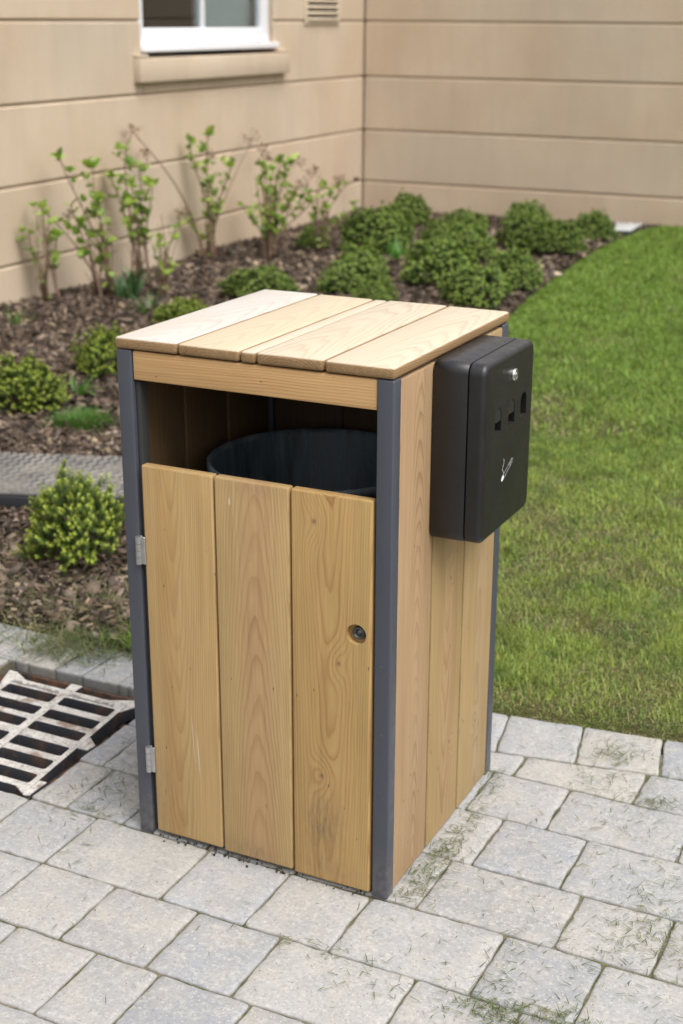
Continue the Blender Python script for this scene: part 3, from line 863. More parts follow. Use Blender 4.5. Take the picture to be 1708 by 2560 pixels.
# door
door = empty('door', (0, 0, 0), parent=binr)
dpz = BO
mA = wood('door timber one', (.465, .315, .140), (.295, .165, .06), 'xyz', (-.012, .042), 230, (.004, .035), seed=1.7, contrast=.5, band=(-.028, .02, (.41, .235, .085)), warp=.010, streaks=((.028, -.19, .0011, .042), (.017, -.16, .0006, .05)), stains=((-.055, -.30, .03, .10, .25),))
mB = wood('door timber two', (.455, .318, .145), (.295, .165, .066), 'xyz', (.004, .058), 210, (.006, -.045), seed=4.2, contrast=.5, band=(.004, .036, (.44, .262, .145)), warp=.010, streaks=((-.045, .345, .0018, .006),), stains=((.0, .375, .06, .012, .3), (-.02, -.37, .06, .02, .35)))
mC = wood('door timber three', (.475, .308, .124), (.285, .145, .048), 'xyz', (-.004, .05), 190, (-.004, .03), seed=8.4, contrast=.75, warp=.012,
          knots=((-.034, .336, .021, 3.2), (.016, .072, .020, 3.0), (-.020, -.165, .021, 3.6)), stains=((-.02, -.27, .035, .055, .65), (.0, -.36, .05, .02, .35)), band=(.062, .016, (.42, .31, .125)))
zt = .786
for (a, b, m, zb_) in ((-.5105, -.3575, mA, .012), (-.3535, -.2005, mB, .009), (-.1965, -.0370, mC, .006)):
    o = bpart('door_board', a, b, -.001, .0195, zb_, zt, m, parent=door, bevel=.004)
    if m is mC:
        cb = bmesh.new(); cyl_bm(cb, .0195, .0195, -.0135, .05, 40)
        bmesh.ops.rotate(cb, matrix=Matrix.Rotation(R(90), 3, 'X'), verts=cb.verts)
        cc = link('cutter', bm_mesh('c', cb), None, o.location + BO + Vector((-.0665 - o.location.x - BO.x, 0, .532 - o.location.z)))
        cc.location = (-.0665, 0.0, .532)
        cut(o, [cc])
bpart('door_batten', -.505, -.045, .0205, .032, .60, .66, M['post'], parent=door, bevel=.002)
bpart('door_batten', -.505, -.045, .0205, .032, .10, .16, M['post'], parent=door, bevel=.002)
bpart('door_batten', -.105, -.035, .0205, .026, .45, .60, M['post'], parent=door, bevel=.001)
# lock barrel in the hole
bm, rg = lathe_bm([(.0, .004), (.0045, .004), (.0048, .001), (.0085, .001), (.009, .005), (.0115, .005), (.0125, .003), (.0125, -.012)], 32)
bmesh.ops.rotate(bm, matrix=Matrix.Rotation(R(90), 3, 'X'), verts=bm.verts)
o = link('door_lock', bm_mesh('door_lock', bm, True), door, Vector((-.0655, .0105, .532)) - BO, mat=m_plain('lock metal', (.10, .105, .10), .3, .8))
# hinges
for zc in (.617, .173):
    bm = bmesh.new()
    for k in range(4):
        z = -.028 + k * .014
        cyl_bm(bm, .0058, .0058, z, z + .0132, 16)
    hb = box_bm(.011, .004, .055, .001, 1)
    for v in hb.verts: v.co += Vector((.009, .001, 0))
    me2 = bpy.data.meshes.new('t'); hb.to_mesh(me2); hb.free(); bm.from_mesh(me2)
    hb = box_bm(.006, .003, .055, .001, 1)
    for v in hb.verts: v.co += Vector((.002, .006, 0))
    me2 = bpy.data.meshes.new('t'); hb.to_mesh(me2); hb.free(); bm.from_mesh(me2)
    link('hinge', bm_mesh('hinge', bm), binr, Vector((-.5215, -.004, zc)) - BO, mat=M['steel'])
# side boards: right, left, back
mS = [wood('side timber one', (.405, .275, .150), (.235, .125, .06), 'yxz', (.012, -.055), 300, (.003, .05), seed=12.0, contrast=.62, warp=.008),
      wood('side timber two', (.385, .27, .118), (.225, .125, .052), 'yxz', (.0, -.05), 190, (.002, -.04), seed=14.4, contrast=.45, knots=((.03, -.31, .016, 3.4), (.015, .05, .016, 3.0)), band=(.01, .035, (.42, .27, .15))),
      wood('side timber three', (.40, .285, .132), (.245, .145, .066), 'yxz', (.01, -.06), 170, (.006, .03), seed=17.1, contrast=.4, band=(.02, .03, (.42, .30, .19)), knots=((-.065, -.30, .014, 3.0), (.005, -.33, .018, 2.4)))]
mInShade = [wood('shaded inner timber', (.13, .078, .034), (.075, .04, .016), 'yxz', (.01, .05), 200, seed=40 + k) for k in range(3)]  # left boards: shade inside the bin is put into the timber colour
for k, (a, b) in enumerate(((.0315, .1848), (.1922, .3490), (.3566, .5210))):
    bpart('side_board', -.0225, -.0015, a, b, .006, .9955, mS[k], bevel=.0030)
    bpart('side_board', -W + .0015, -W + .0225, a, b, .006, .9955, mInShade[k], bevel=.0035)
for k, (a, b) in enumerate(((-.5205, -.358), (-.3545, -.200), (-.1965, -.0335))):
    o = bpart('back_board', a, b, D - .0225, D - .0015, .006, .9955, wood('shaded back timber', (.08, .048, .024), (.05, .028, .013), 'xyz', (.01, .05), 200, seed=30 + k), bevel=.0035)  # near-black colour paints in the deeper shade at the back of the bin
bpart('base_plate', -.52, -.034, .034, .518, .02, .026, M['floor'], bevel=.001)
# inner angle behind front left post
bpart('hinge_strip', -.521, -.512, .010, .034, .02, .94, M['floor'], bevel=.001)

# ash box on the right side
AX, AS, AY0, AY1, AZ0, AZ1 = .098, .066, .1655, .4275, .669, 1.0015
def rrect_bm(y0, y1, z0, z1, x0, x1, rc, edge, seg=6):
    """rounded-rectangle prism along x, with a rounded front edge of radius edge at x1"""
    bm = bmesh.new(); rings = []
    def outline(ins, x):
        pts = []
        r_ = max(rc - ins, .0012)
        for (cy, cz, a0) in ((y1 - ins - r_, z1 - ins - r_, 0), (y0 + ins + r_, z1 - ins - r_, 90), (y0 + ins + r_, z0 + ins + r_, 180), (y1 - ins - r_, z0 + ins + r_, 270)):
            for k in range(seg + 1):
                a = R(a0 + 90 * k / seg); pts.append((x, cy + r_ * math.cos(a), cz + r_ * math.sin(a)))
        return [bm.verts.new(p) for p in pts]
    rings.append(outline(.0012, x0)); rings.append(outline(0, x0 + .0012))
    if edge > 0:
        rings.append(outline(0, x1 - edge))
        for k in range(1, 6):
            a = R(90 * k / 5); rings.append(outline(edge * (1 - math.cos(a)), x1 - edge + edge * math.sin(a)))
    else:
        rings.append(outline(0, x1 - .0012)); rings.append(outline(.0012, x1))
    for a, b in zip(rings[:-1], rings[1:]):
        n = len(a)
        for k in range(n): bm.faces.new((a[k], a[(k + 1) % n], b[(k + 1) % n], b[k]))
    bm.faces.new(rings[0][::-1]); bm.faces.new(rings[-1])
    bmesh.ops.recalc_face_normals(bm, faces=bm.faces[:])
    return bm
ash = link('ash_box', bm_mesh('ash_box', rrect_bm(AY0, AY1, AZ0, AZ1, .0, AS - .0008, .020, 0), True), binr, -BO, mat=M['black'])
wn(ash.data)
lid = link('ash_box_door', bm_mesh('ash_box_door', rrect_bm(AY0 + .0005, AY1 - .0005, AZ0 + .0005, AZ1 - .0005, AS + .0012, AX, .021, .010), True), ash, mat=M['black'])
slots = [(.2375, .864), (.308, .864), (.373, .864)]
cutters = []
for (cy, cz) in slots:
    bm = bmesh.new()
    pr = [(-.0165, 0), (.0165, 0)] + [(.0165 * math.cos(R(a)), .029 + .0165 * math.sin(R(a))) for a in range(0, 181, 15)]
    A = [bm.verts.new((AX - .022, cy + p[0], cz + p[1])) for p in pr]; B_ = [bm.verts.new((AX + .02, cy + p[0], cz + p[1])) for p in pr]
    n = len(pr)
    for k in range(n): bm.faces.new((A[k], A[(k + 1) % n], B_[(k + 1) % n], B_[k]))
    bm.faces.new(A[::-1]); bm.faces.new(B_)
    bmesh.ops.recalc_face_normals(bm, faces=bm.faces[:])
    cutters.append(link('cutter', bm_mesh('c', bm)))
bpy.context.view_layer.update()
cut(lid, cutters)
try: lid.data.set_sharp_from_angle(angle=R(35))
except Exception: pass
for (cy, cz) in slots:
    box('slot_back', AX - .0215, AX - .021, cy - .0163, cy + .0163, cz + .0002, cz + .045, M['void'], ash)
for (cy, cz) in slots[:2]:      # perforated stubbing plate in the arch
    bm = bmesh.new()
    r_ = random.Random(4)
    rows = 6; cols_ = 7
    pr = [(-.0162, .020), (.0162, .020)] + [(.0162 * math.cos(R(a)), .029 + .0162 * math.sin(R(a))) for a in range(0, 181, 15)]
    A = [bm.verts.new((AX - .0030, cy + p[0], cz + p[1])) for p in pr]; B_ = [bm.verts.new((AX - .0012, cy + p[0], cz + p[1])) for p in pr]
    n = len(pr)
    for k in range(n): bm.faces.new((A[k], A[(k + 1) % n], B_[(k + 1) % n], B_[k]))
    bm.faces.new(A[::-1]); bm.faces.new(B_)
    bmesh.ops.recalc_face_normals(bm, faces=bm.faces[:])
    pl = link('stub_plate', bm_mesh('stub_plate', bm), ash, mat=m_plain('stub plate grey', (.032, .032, .032), .5, .2, nscale=90, nam=.5))
    bm = bmesh.new()
    for i in range(5):
        for j in range(6):
            yy = -.012 + i * .006 + (j % 2) * .003; zz = .0235 + j * .0038
            if (yy ** 2 + max(0, zz - .029) ** 2) > .0135 ** 2: continue
            vs = [bm.verts.new((AX - .0010, cy + yy + 0.0020 * math.cos(R(a)), cz + zz + .0016 * math.sin(R(a)))) for a in range(0, 360, 60)]
            bm.faces.new(vs)
    hm = bm_mesh('perforation', bm); hm.materials.append(M['void'])
    h_ = link('perforation', hm, ash); h_['kind'] = 'stuff'
# round key lock
bm, rg = lathe_bm([(.0, .0055), (.0045, .0055), (.0048, .0042), (.0075, .0042), (.0085, .0052), (.0105, .0048), (.0115, .003), (.0115, 0)], 32)
bmesh.ops.rotate(bm, matrix=Matrix.Rotation(R(90), 3, 'Y'), verts=bm.verts)
link('key_lock', bm_mesh('key_lock', bm, True), ash, (AX + .0003, .311, .956), mat=M['screw'])
# cigarette symbol, raised 0.3 mm print
def flat_poly(bm, pts, x):
    vs = [bm.verts.new((x, p[0], p[1])) for p in pts]
    f = bm.faces.new(vs)
def stroke(bm, pts, wdt, x):
    pts = [Vector(p) for p in pts]
    L_, R_ = [], []
    for i, p in enumerate(pts):
        t = (pts[min(i + 1, len(pts) - 1)] - pts[max(i - 1, 0)]).normalized(); n_ = Vector((-t.y, t.x))
        L_.append(bm.verts.new((x, p.x + n_.x * wdt / 2, p.y + n_.y * wdt / 2))); R_.append(bm.verts.new((x, p.x - n_.x * wdt / 2, p.y - n_.y * wdt / 2)))
    for i in range(len(pts) - 1): bm.faces.new((L_[i], L_[i + 1], R_[i + 1], R_[i]))
bm = bmesh.new(); x_ = AX + .0004
p0, p1 = Vector((.2665, .7665)), Vector((.3235, .7925)); t = (p1 - p0).normalized(); n_ = Vector((-t.y, t.x)); hw = .0042
q = lambda a, s_: p0.lerp(p1, a) + n_ * hw * s_
stroke(bm, [q(.20, 1), q(.97, 1), p1 + t * .001, q(.97, -1), q(.20, -1)], .0008, x_)
stroke(bm, [q(.78, 1), q(.76, -1)], .0011, x_)
stroke(bm, [q(.93, .8), q(.84, -.1)], .0009, x_)
flat_poly(bm, [q(.20, 1.15), q(.10, 1.15), q(.0, .6), q(-.02, -.3), q(.04, -1.0), q(.14, -1.15), q(.22, -1.1)], x_)
stroke(bm, [(.2735, .7735), (.2770, .7775), (.2745, .7815), (.2700, .7850), (.2705, .7900), (.2760, .7950), (.2775, .8000), (.2755, .8055)], .0011, x_)
bmesh.ops.recalc_face_normals(bm, faces=bm.faces[:])
link('cigarette_symbol', bm_mesh('cigarette_symbol', bm), ash, mat=M['pvc'])

# liner bucket standing inside the bin
bm, rg = lathe_bm([(.150, .03), (.205, .735), (.2135, .742), (.2165, .750), (.2165, .758), (.213, .7615), (.208, .760), (.2045, .752), (.148, .04), (.0, .04)], 72)
bk = link('liner_bucket', bm_mesh('liner_bucket', bm, True), None, (-.277, .262, 0), mat=M['bucket'])
for v in bk.data.vertices: pass
tag(bk, 'dark scuffed round liner bucket standing inside the timber bin', 'bucket')

# ------------------------------------------------------------------ drain gully
pit = bmesh.new()
add_box(pit, DX0, HX1, DY0 + .0, HY1 - .001, -.20, -.19)
for b in ((DX0 - .01, DX0 + .004, DY0, HY1), (DX1 - .004, HX1 + .001, DY0, HY1), (DX0, HX1, DY1 - .004, HY1 + .001), (DX0, HX1, DY0 - .01, DY0 + .004)):
    add_box(pit, *b, -.2, -.044)
po = link('gully_pit', bm_mesh('gully_pit', pit), mat=m_plain('gully sides', (.14, .135, .125), .9, nscale=40, nam=.5, bump=.5, bscale=120)); tag(po, kind='structure')
# debris in the pit
V, F, C = chips(10, 9, -2, -1.9, 1, 1.1, .01, .02)
rd = np.random.default_rng(5)
n = 500
dbx, dby = rd.uniform(DX0 + .02, DX1 - .02, n), rd.uniform(.02, .51, n)
base = np.array([[-1, -1, -1], [1, -1, -1], [1, 1, -1], [-1, 1, -1], [-1, -1, 1], [1, -1, 1], [1, 1, 1], [-1, 1, 1]], float) * .5
sz = rd.uniform(.008, .030, n)[:, None, None]
B = base[None] * sz * rd.uniform(.5, 1.2, (n, 1, 3)) + rd.normal(0, .12, (n, 8, 3)) * sz
B += np.stack([dbx, dby, -.125 + rd.uniform(0, .03, n) + .02 * np.sin(dby * 9 + dbx * 14)], 1)[:, None]
i = np.arange(n)[:, None] * 8
F = np.concatenate([i + np.array(f) for f in ((3, 2, 1, 0), (4, 5, 6, 7), (0, 1, 5, 4), (1, 2, 6, 5), (2, 3, 7, 6), (3, 0, 4, 7))], 0)
C = np.repeat(np.array([.22, .17, .12]) * rd.uniform(.3, 1.4, (n, 1)), 8, 0)
add_ = arr_mesh('debris', B.reshape(-1, 3), F, C)
db = link('gully_debris', add_, mat=M['chips']); tag(db, 'brown stones and leaf litter lying inside the drain', 'debris', kind='stuff')
sb = box('gully_silt', DX0 + .01, DX1 - .01, .01, .52, -.16, -.125, M['soil']); tag(sb, kind='structure')

gr = empty('drain_grate', (-1.09, .27, -.03))
tag(gr, 'worn pale cast iron drain grate with slots in a rusty frame', 'drain grate')
GO = Vector((-1.09, .27, -.03))
# bilinear map: u 0..1 left..right, v 0..1 near..far over the grate's body
TL, TR, BR, BL = Vector((-1.260, .464)), Vector((-.904, .464)), Vector((-.866, .035)), Vector((-1.222, .035))
def gm(u, v):
    a = BL.lerp(BR, u); b = TL.lerp(TR, u); return a.lerp(b, v)
def gpiece(name, quad, z0, z1, mat, parent=gr, lip=.0025, par_off=None):
    """prism over an outline given as (x,y) points ccw, with a small chamfer on top"""
    bm = bmesh.new(); n = len(quad)
    c = sum((Vector(q) for q in quad), Vector((0, 0))) / n
    ins = [Vector(q) + (c - Vector(q)).normalized() * lip for q in quad]
    r0 = [bm.verts.new((q[0] - c.x, q[1] - c.y, z0)) for q in quad]
    r1 = [bm.verts.new((q[0] - c.x, q[1] - c.y, z1 - lip)) for q in quad]
    r2 = [bm.verts.new((q[0] - c.x, q[1] - c.y, z1)) for q in ins]
    for a, b in ((r0, r1), (r1, r2)):
        for k in range(n): bm.faces.new((a[k], a[(k + 1) % n], b[(k + 1) % n], b[k]))
    bm.faces.new(r0[::-1]); bm.faces.new(r2)
    bmesh.ops.recalc_face_normals(bm, faces=bm.faces[:])
    o = link(name, bm_mesh(name, bm), parent, (c.x - GO.x, c.y - GO.y, 0), mat=mat)
    return o
def gq(u0, u1, v0, v1): return [gm(u0, v0), gm(u1, v0), gm(u1, v1), gm(u0, v1)]
ZT, ZB = .025, -.014
gpiece('grate_rail', gq(0, .058, 0, 1), ZB, ZT, M['grate']); gpiece('grate_rail', gq(.960, 1, 0, 1), ZB, ZT, M['grate'])
gpiece('grate_rail', gq(.480, .542, .0, 1), ZB, ZT + .0002, M['grate'])
for (a, b) in ((0, .050), (.140, .196), (.292, .346), (.444, .522), (.616, .668), (.764, .824), (.922, 1.0)):
    for (u0, u1) in ((.058, .480), (.542, .960)):
        c0, c1_ = gm(u0 - .003, a), gm(u1 + .003, b)
        # bar with flared ends, so the slots keep rounded corners
        e = .012; f_ = .010
        q_ = [gm(u0 - .003, a - (f_ if a > 0 else 0)), gm(u0 + e, a), gm(u1 - e, a), gm(u1 + .003, a - (f_ if a > 0 else 0)),
              gm(u1 + .003, b + (f_ if b < 1 else 0)), gm(u1 - e, b), gm(u0 + e, b), gm(u0 - .003, b + (f_ if b < 1 else 0))]
        gpiece('grate_bar', q_, ZB + .004, ZT - .0004, M['grate'], lip=.0015)
V2 = Vector
for pts in ([gm(.84, 1.0), gm(1.0, .90), V2((-.880, .462)), V2((-.876, .486)), V2((-.905, .492))],
            [V2((-1.262, .425)), gm(.14, 1.0), V2((-1.262, .494)), V2((-1.288, .494))],
            [gm(.47, 1.0), gm(.555, 1.0), V2((-1.062, .500)), V2((-1.098, .500))],
            [gm(.99, .46), V2((-.856, .234)), V2((-.853, .262)), gm(.99, .60)],
            [gm(.90, 0), V2((-.862, .012)), V2((-.848, .018)), V2((-.848, .078)), gm(1.0, .10)],
            [gm(0, .1), V2((-1.25, .02)), V2((-1.22, .008)), gm(.1, 0)]):
    gpiece('grate_lug', pts, ZB + .008, ZT - .0008, M['grate'], lip=.0015)
# cast lettering bumps along the far bar
bm = bmesh.new(); rd2 = random.Random(9)
for k in range(44):
    u = .06 + k * .020
    if .47 < u < .545: continue
    c = gm(u, .960)
    for s_ in range(rd2.choice((1, 2, 2))):
        add_box(bm, c.x - .0028 + .002 * s_ - GO.x, c.x + .0010 + .002 * s_ - GO.x, c.y - .008 + .006 * s_ - GO.y, c.y - .003 + .008 * s_ - GO.y, ZT - .001, ZT + .0018)
lo = link('cast_texture', bm_mesh('cast_texture', bm), gr, mat=M['grate']); lo['kind'] = 'stuff'
# rusty frame
for i_, b in enumerate(((DX0 + .006, DX0 + .018, .004, .528), (-.8655, -.8535, .004, .528), (DX0 + .018, -.8655, .516, .528), (DX0 + .018, -.8655, .004, .016))):
    o = box('gully_frame', *b, -.10, -.022, M['rust'], gr, .002, 1); o.location -= GO
for b in ((DX0 + .018, -.8655, .490, .5155), (DX0 + .018, -.8655, .0165, .04), (-.89, -.866, .041, .489), (DX0 + .0185, DX0 + .04, .041, .489)):
    o = box('frame_ledge', *b, -.100, -.090, M['rust'], gr, .002, 1); o.location -= GO

# ------------------------------------------------------------------ covers
def quad_prism(bm, pts, z0, z1):
    a = [bm.verts.new((p[0], p[1], z0)) for p in pts]; b = [bm.verts.new((p[0], p[1], z1)) for p in pts]
    n = len(pts)
    for k in range(n): bm.faces.new((a[k], a[(k + 1) % n], b[(k + 1) % n], b[k]))
    bm.faces.new(a[::-1]); bm.faces.new(b)
mc = empty('inspection_cover', (-2.06, 1.70, .028), (0, 0, R(20)))
tag(mc, 'square grey ribbed inspection cover with black rim set in the bark', 'inspection cover')
o = box('cover_rim', -.36, .36, -.235, .235, -.06, .036, M['plasticblack'], mc, .004)
o = box('cover_plate', -.350, .350, -.225, .225, .0365, .048, M['checker'], mc, .003)
bm = bmesh.new()
for i in range(22):
    for j in range(15):
        x = -.335 + i * .0315; y = -.21 + j * .0295
        a = 45 if (i + j) % 2 else -45
        b2 = box_bm(.026, .008, .006, .0018, 1)
        bmesh.ops.rotate(b2, matrix=Matrix.Rotation(R(a), 3, 'Z'), verts=b2.verts)
        bmesh.ops.translate(b2, vec=(x, y, .0500), verts=b2.verts)
        t_ = bpy.data.meshes.new('t'); b2.to_mesh(t_); b2.free(); bm.from_mesh(t_); bpy.data.meshes.remove(t_)
tr = link('raised_tread', bm_mesh('raised_tread', bm), mc, mat=m_plain('worn tread', (.34, .315, .275), .8, nscale=7, nam=1.0)); tr['kind'] = 'stuff'
pc = empty('drain_cover', (-2.12, 9.22, 0), (0, 0, R(3)))
tag(pc, 'small pale grey cover with black rim against the far wall', 'drain cover')
box('cover_rim', -.12, .12, -.27, .25, -.02, .045, M['plasticblack'], pc, .004)
box('cover_plate', -.10, .115, -.24, .24, .046, .052, M['paletop'], pc, .002)

# ------------------------------------------------------------------ shrubs
def leaf_quads(P, D_, U, L, Wd, C, fold=.35):
    """folded diamond leaves: P base (n,3), D_ direction, U approx normal"""
    n = len(P)
    D_ = D_ / np.linalg.norm(D_, axis=1, keepdims=True)
    S = np.cross(D_, U); S /= np.linalg.norm(S, axis=1, keepdims=True) + 1e-9
    Nn = np.cross(S, D_)
    tip = P + D_ * L[:, None]; mid = P + D_ * (L * .5)[:, None]
    l_ = mid - S * (Wd * .5)[:, None] + Nn * (Wd * fold * .5)[:, None]; r_ = mid + S * (Wd * .5)[:, None] + Nn * (Wd * fold * .5)[:, None]
    V = np.stack([P, r_, tip, l_], 1).reshape(-1, 3)
    i = np.arange(n)[:, None] * 4
    F = np.concatenate([i + np.array([0, 1, 2]), i + np.array([0, 2, 3])], 0)
    return V, F, np.repeat(C, 4, 0)

def shrub_mesh(seed, nspr, whorls, per, leafL, young, old, spread=1.0, sprL=.05, asp=.68):
    r = np.random.default_rng(seed)
    # sprig anchors: lumpy dome of unit radius ~1 (x,y), height ~1
    th = r.uniform(0, 2 * np.pi, nspr); ph = np.arccos(r.uniform(-.12, 1, nspr))
    lump = 1 + .16 * np.sin(th * 3 + seed) * np.sin(ph * 2 + seed) + .12 * np.sin(th * 5 + 2 * seed + ph * 4)
    rad = (r.uniform(.35, 1.0, nspr) ** .35) * lump * r.uniform(.9, 1.1, nspr)
    d = np.stack([np.sin(ph) * np.cos(th), np.sin(ph) * np.sin(th), np.cos(ph)], 1)
    A = d * rad[:, None] * np.array([.168, .168, .175]) + np.array([0, 0, .065])
    A[:, 2] = np.maximum(A[:, 2], .015)
    ax = d * np.array([1.0, 1.0, .6]) + np.array([0, 0, .55]) + r.normal(0, .34, (nspr, 3)); ax /= np.linalg.norm(ax, axis=1, keepdims=True)
    sl = sprL * r.uniform(.6, 1.3, nspr)
    A0 = A - ax * sl[:, None] * .7
    Ps, Ds, Us, Ls, Ws, Cs = [], [], [], [], [], []
    e1 = np.cross(ax, np.array([.3, .2, .93])); e1 /= np.linalg.norm(e1, axis=1, keepdims=True); e2 = np.cross(ax, e1)
    yk = r.uniform(.75, 1.2, nspr)[:, None]
    for k in range(whorls):
        t = (k + .5) / whorls
        c = A0 + ax * (sl * t)[:, None]
        for j in range(per):
            a = 2 * np.pi * j / per + k * .9 + r.normal(0, .2, nspr)
            out = e1 * np.cos(a)[:, None] + e2 * np.sin(a)[:, None]
            tilt = 1.0 - .35 * t
            dr = out * tilt + ax * (1 - tilt * .45)
            Ps.append(c); Ds.append(dr); Us.append(ax); s_ = leafL * (1.0 - .35 * t ** 2) * r.uniform(.8, 1.2, nspr); Ls.append(s_); Ws.append(s_ * asp)
            f = np.clip(t * 1.6 - .55, 0, 1)
            Cs.append((old * (1 - f) + young * f)[None] * yk * r.uniform(.85, 1.15, (nspr, 1)))
    V, F, C = leaf_quads(np.concatenate(Ps), np.concatenate(Ds), np.concatenate(Us), np.concatenate(Ls), np.concatenate(Ws), np.concatenate(Cs))
    V[:, 2] = np.maximum(V[:, 2], .0)
    return arr_mesh('foliage', V, F, C)
def stem_mesh(seed, n=16):
    r_ = random.Random(seed); bm = bmesh.new()
    for k in range(n):
        a = r_.uniform(0, 6.28); s_ = r_.uniform(.3, .95)
        p1 = Vector((math.cos(a) * .05 * s_, math.sin(a) * .05 * s_, .05)); p2 = Vector((math.cos(a) * .13 * s_, math.sin(a) * .13 * s_, .16 * r_.uniform(.7, 1.15)))
        tube_bm(bm, [(0, 0, -.02), p1, p2], [.004, .003, .0015], 5)
    return bm_mesh('branches', bm)
yg, og = np.array([.44, .50, .085]), np.array([.075, .125, .03])
yd, od = np.array([.37, .46, .11]), np.array([.06, .11, .035])
SM = [shrub_mesh(1, 620, 6, 4, .0145, yg, og, sprL=.046, asp=.45), shrub_mesh(2, 600, 6, 4, .0150, yg * .92, og, sprL=.042, asp=.5), shrub_mesh(3, 950, 5, 4, .0135, yd, od, sprL=.032, asp=.58), shrub_mesh(4, 900, 5, 4, .0138, yd * 1.1, od * 1.1, sprL=.034, asp=.55)]
ST = [stem_mesh(s_) for s_ in range(3)]
SG = 'low evergreen shrubs in the planting bed'
def shrub(x, y, wdt, h, kind, label, rz=0, zo=0):
    z = float(bed_h(np.array([x]), np.array([y]))[0]) - .005
    if y > 4: wdt *= .95; h *= .98
    e = empty('evergreen_shrub', (x, y, z), (0, 0, rz)); s_ = wdt / .36; sz_ = h / .27
    tag(e, label, 'shrub', SG)
    f = link('foliage', SM[kind], e, mat=M['leaf']); ax_ = 1 + .13 * math.sin(x * 37 + y * 11); f.scale = (s_ * ax_, s_ / ax_, sz_); f.rotation_euler = (.10 * math.sin(y * 23), .10 * math.sin(x * 29), 0)
    b = link('branches', ST[kind % 3], e, mat=M['twig']); b.scale = (s_, s_, sz_)
shrub(-1.58, 1.20, .36, .275, 0, 'bright yellow green shrub in front of the ribbed cover beside the bin', .4)
shrub(-2.86, 2.55, .36, .24, 1, 'light green shrub cut by the photo edge, behind the ribbed cover', 1.4)
shrub(-2.90, 3.22, .30, .25, 1, 'light green shrub close behind the left front corner post of the bin', 2.2)
shrub(-3.30, 4.50, .34, .15, 1, 'low bright shrub peeping over the left corner of the bin lid', .9)
shrub(-3.22, 5.25, .46, .22, 2, 'wide low shrub between the leggy plants and the bin lid', 3.1)
shrub(-2.82, 5.65, .44, .24, 2, 'rounded shrub above the second lid board of the bin', 4.0)
shrub(-3.06, 6.30, .38, .22, 3, 'small shrub just behind the rounded one above the second lid board', 1.0)
shrub(-3.42, 7.25, .50, .36, 2, 'tall dark shrub at the foot of the wall beside the last leggy plant', 5.0)
shrub(-3.50, 7.75, .34, .32, 3, 'dark shrub half hidden behind the tall one near the wall corner', 2.4)
shrub(-3.80, 8.72, .42, .30, 2, 'dark shrub nearest the inner corner of the two walls', .2)
shrub(-2.46, 6.15, .50, .32, 3, 'large front shrub of the right hand cluster, darker on top of the bin lid', 2.9)
shrub(-2.02, 5.70, .46, .25, 3, 'lowest and nearest shrub of the cluster beside the lawn', 1.9)
shrub(-1.98, 6.18, .36, .29, 3, 'shrub on the lawn side of the cluster, touching its nearest shrub', 3.6)
shrub(-3.02, 7.55, .36, .25, 2, 'shrub with the highest top at the left of the middle cluster', 4.4)
shrub(-2.62, 7.10, .44, .27, 3, 'shrub in the middle of the clustered row behind the large front one', .7)
shrub(-2.48, 7.85, .46, .31, 2, 'dark shrub behind the middle of the row, left of the lawn corner', 5.5)
shrub(-2.15, 7.62, .42, .29, 2, 'shrub bordering the bare soil strip next to the far lawn', 1.2)
shrub(-2.20, 8.65, .36, .26, 2, 'last shrub before the pale grey drain cover', 3.3)
shrub(-2.86, 9.00, .38, .25, 3, 'shrub against the far wall left of the last one', 4.9)
shrub(-3.22, 8.55, .42, .20, 3, 'low shrub in the back row below the far wall groove', 2.0)
shrub(-2.55, 5.42, .28, .15, 3, 'tiny bright shrub just showing over the back edge of the lid', 2.6)
shrub(-3.86, 7.15, .24, .20, 3, 'dark bushy shrub at the feet of the leggy plants', 2.6)

# fine green tuft and strappy weeds
def tuft(name, x, y, n, L, wdt, rad, colr, label, cat, up=.5, seed=1, group=None):
    r = np.random.default_rng(seed)
    a = r.uniform(0, 2 * np.pi, n); q_ = rad * np.sqrt(r.random(n))
    px, py = x + np.cos(a) * q_, y + np.sin(a) * q_
    C = np.array(colr) * r.uniform(.65, 1.3, (n, 1))
    V, F, C = blades(np.stack([px - x, py - y, np.zeros(n)], 1), L * r.uniform(.6, 1.25, n), wdt * r.uniform(.7, 1.3, n), a + r.normal(0, .6, n), r.uniform(.1, up + .3, n), r.uniform(.2, .9, n), C, '', None)
    o = link(name, arr_mesh(name, V, F, C), None, (x, y, float(bed_h(np.array([x]), np.array([y]))[0])), mat=M['leaf'])
    tag(o, label, cat, group); return o
tuft('grass_tuft', -2.50, 2.45, 900, .075, .003, .11, (.07, .17, .02), 'low dark green mossy tuft on the bark behind the ribbed cover', 'plant', 1.0, 3)
tuft('weed', -2.78, 2.82, 26, .13, .013, .03, (.10, .20, .045), 'broad leaved green weed right of the photo edge shrub', 'plant', .8, 4, 'weeds in the bark')
tuft('weed', -2.55, 2.98, 22, .12, .012, .05, (.12, .18, .05), 'pale straggly weed just in front of the shrub by the corner post', 'plant', 1.0, 5, 'weeds in the bark')
tuft('weed', -3.62, 4.62, 24, .14, .012, .05, (.10, .17, .06), 'pale weed among bark left of the bin lid corner', 'plant', .8, 6, 'weeds in the bark')
tuft('weed', -3.95, 4.90, 40, .22, .016, .06, (.07, .14, .055), 'tall blue green strappy weed under the leggy plants', 'plant', .45, 7, 'weeds in the bark')
tuft('weed', -3.12, 7.0, 30, .16, .016, .06, (.10, .24, .04), 'bright green leafy weed beside the tall dark shrub', 'plant', .7, 8, 'weeds in the bark')
tuft('weed', -3.60, 5.9, 36, .10, .010, .08, (.09, .15, .05), 'low dull green weed between the leggy plants and wide shrub', 'plant', .9, 9, 'weeds in the bark')
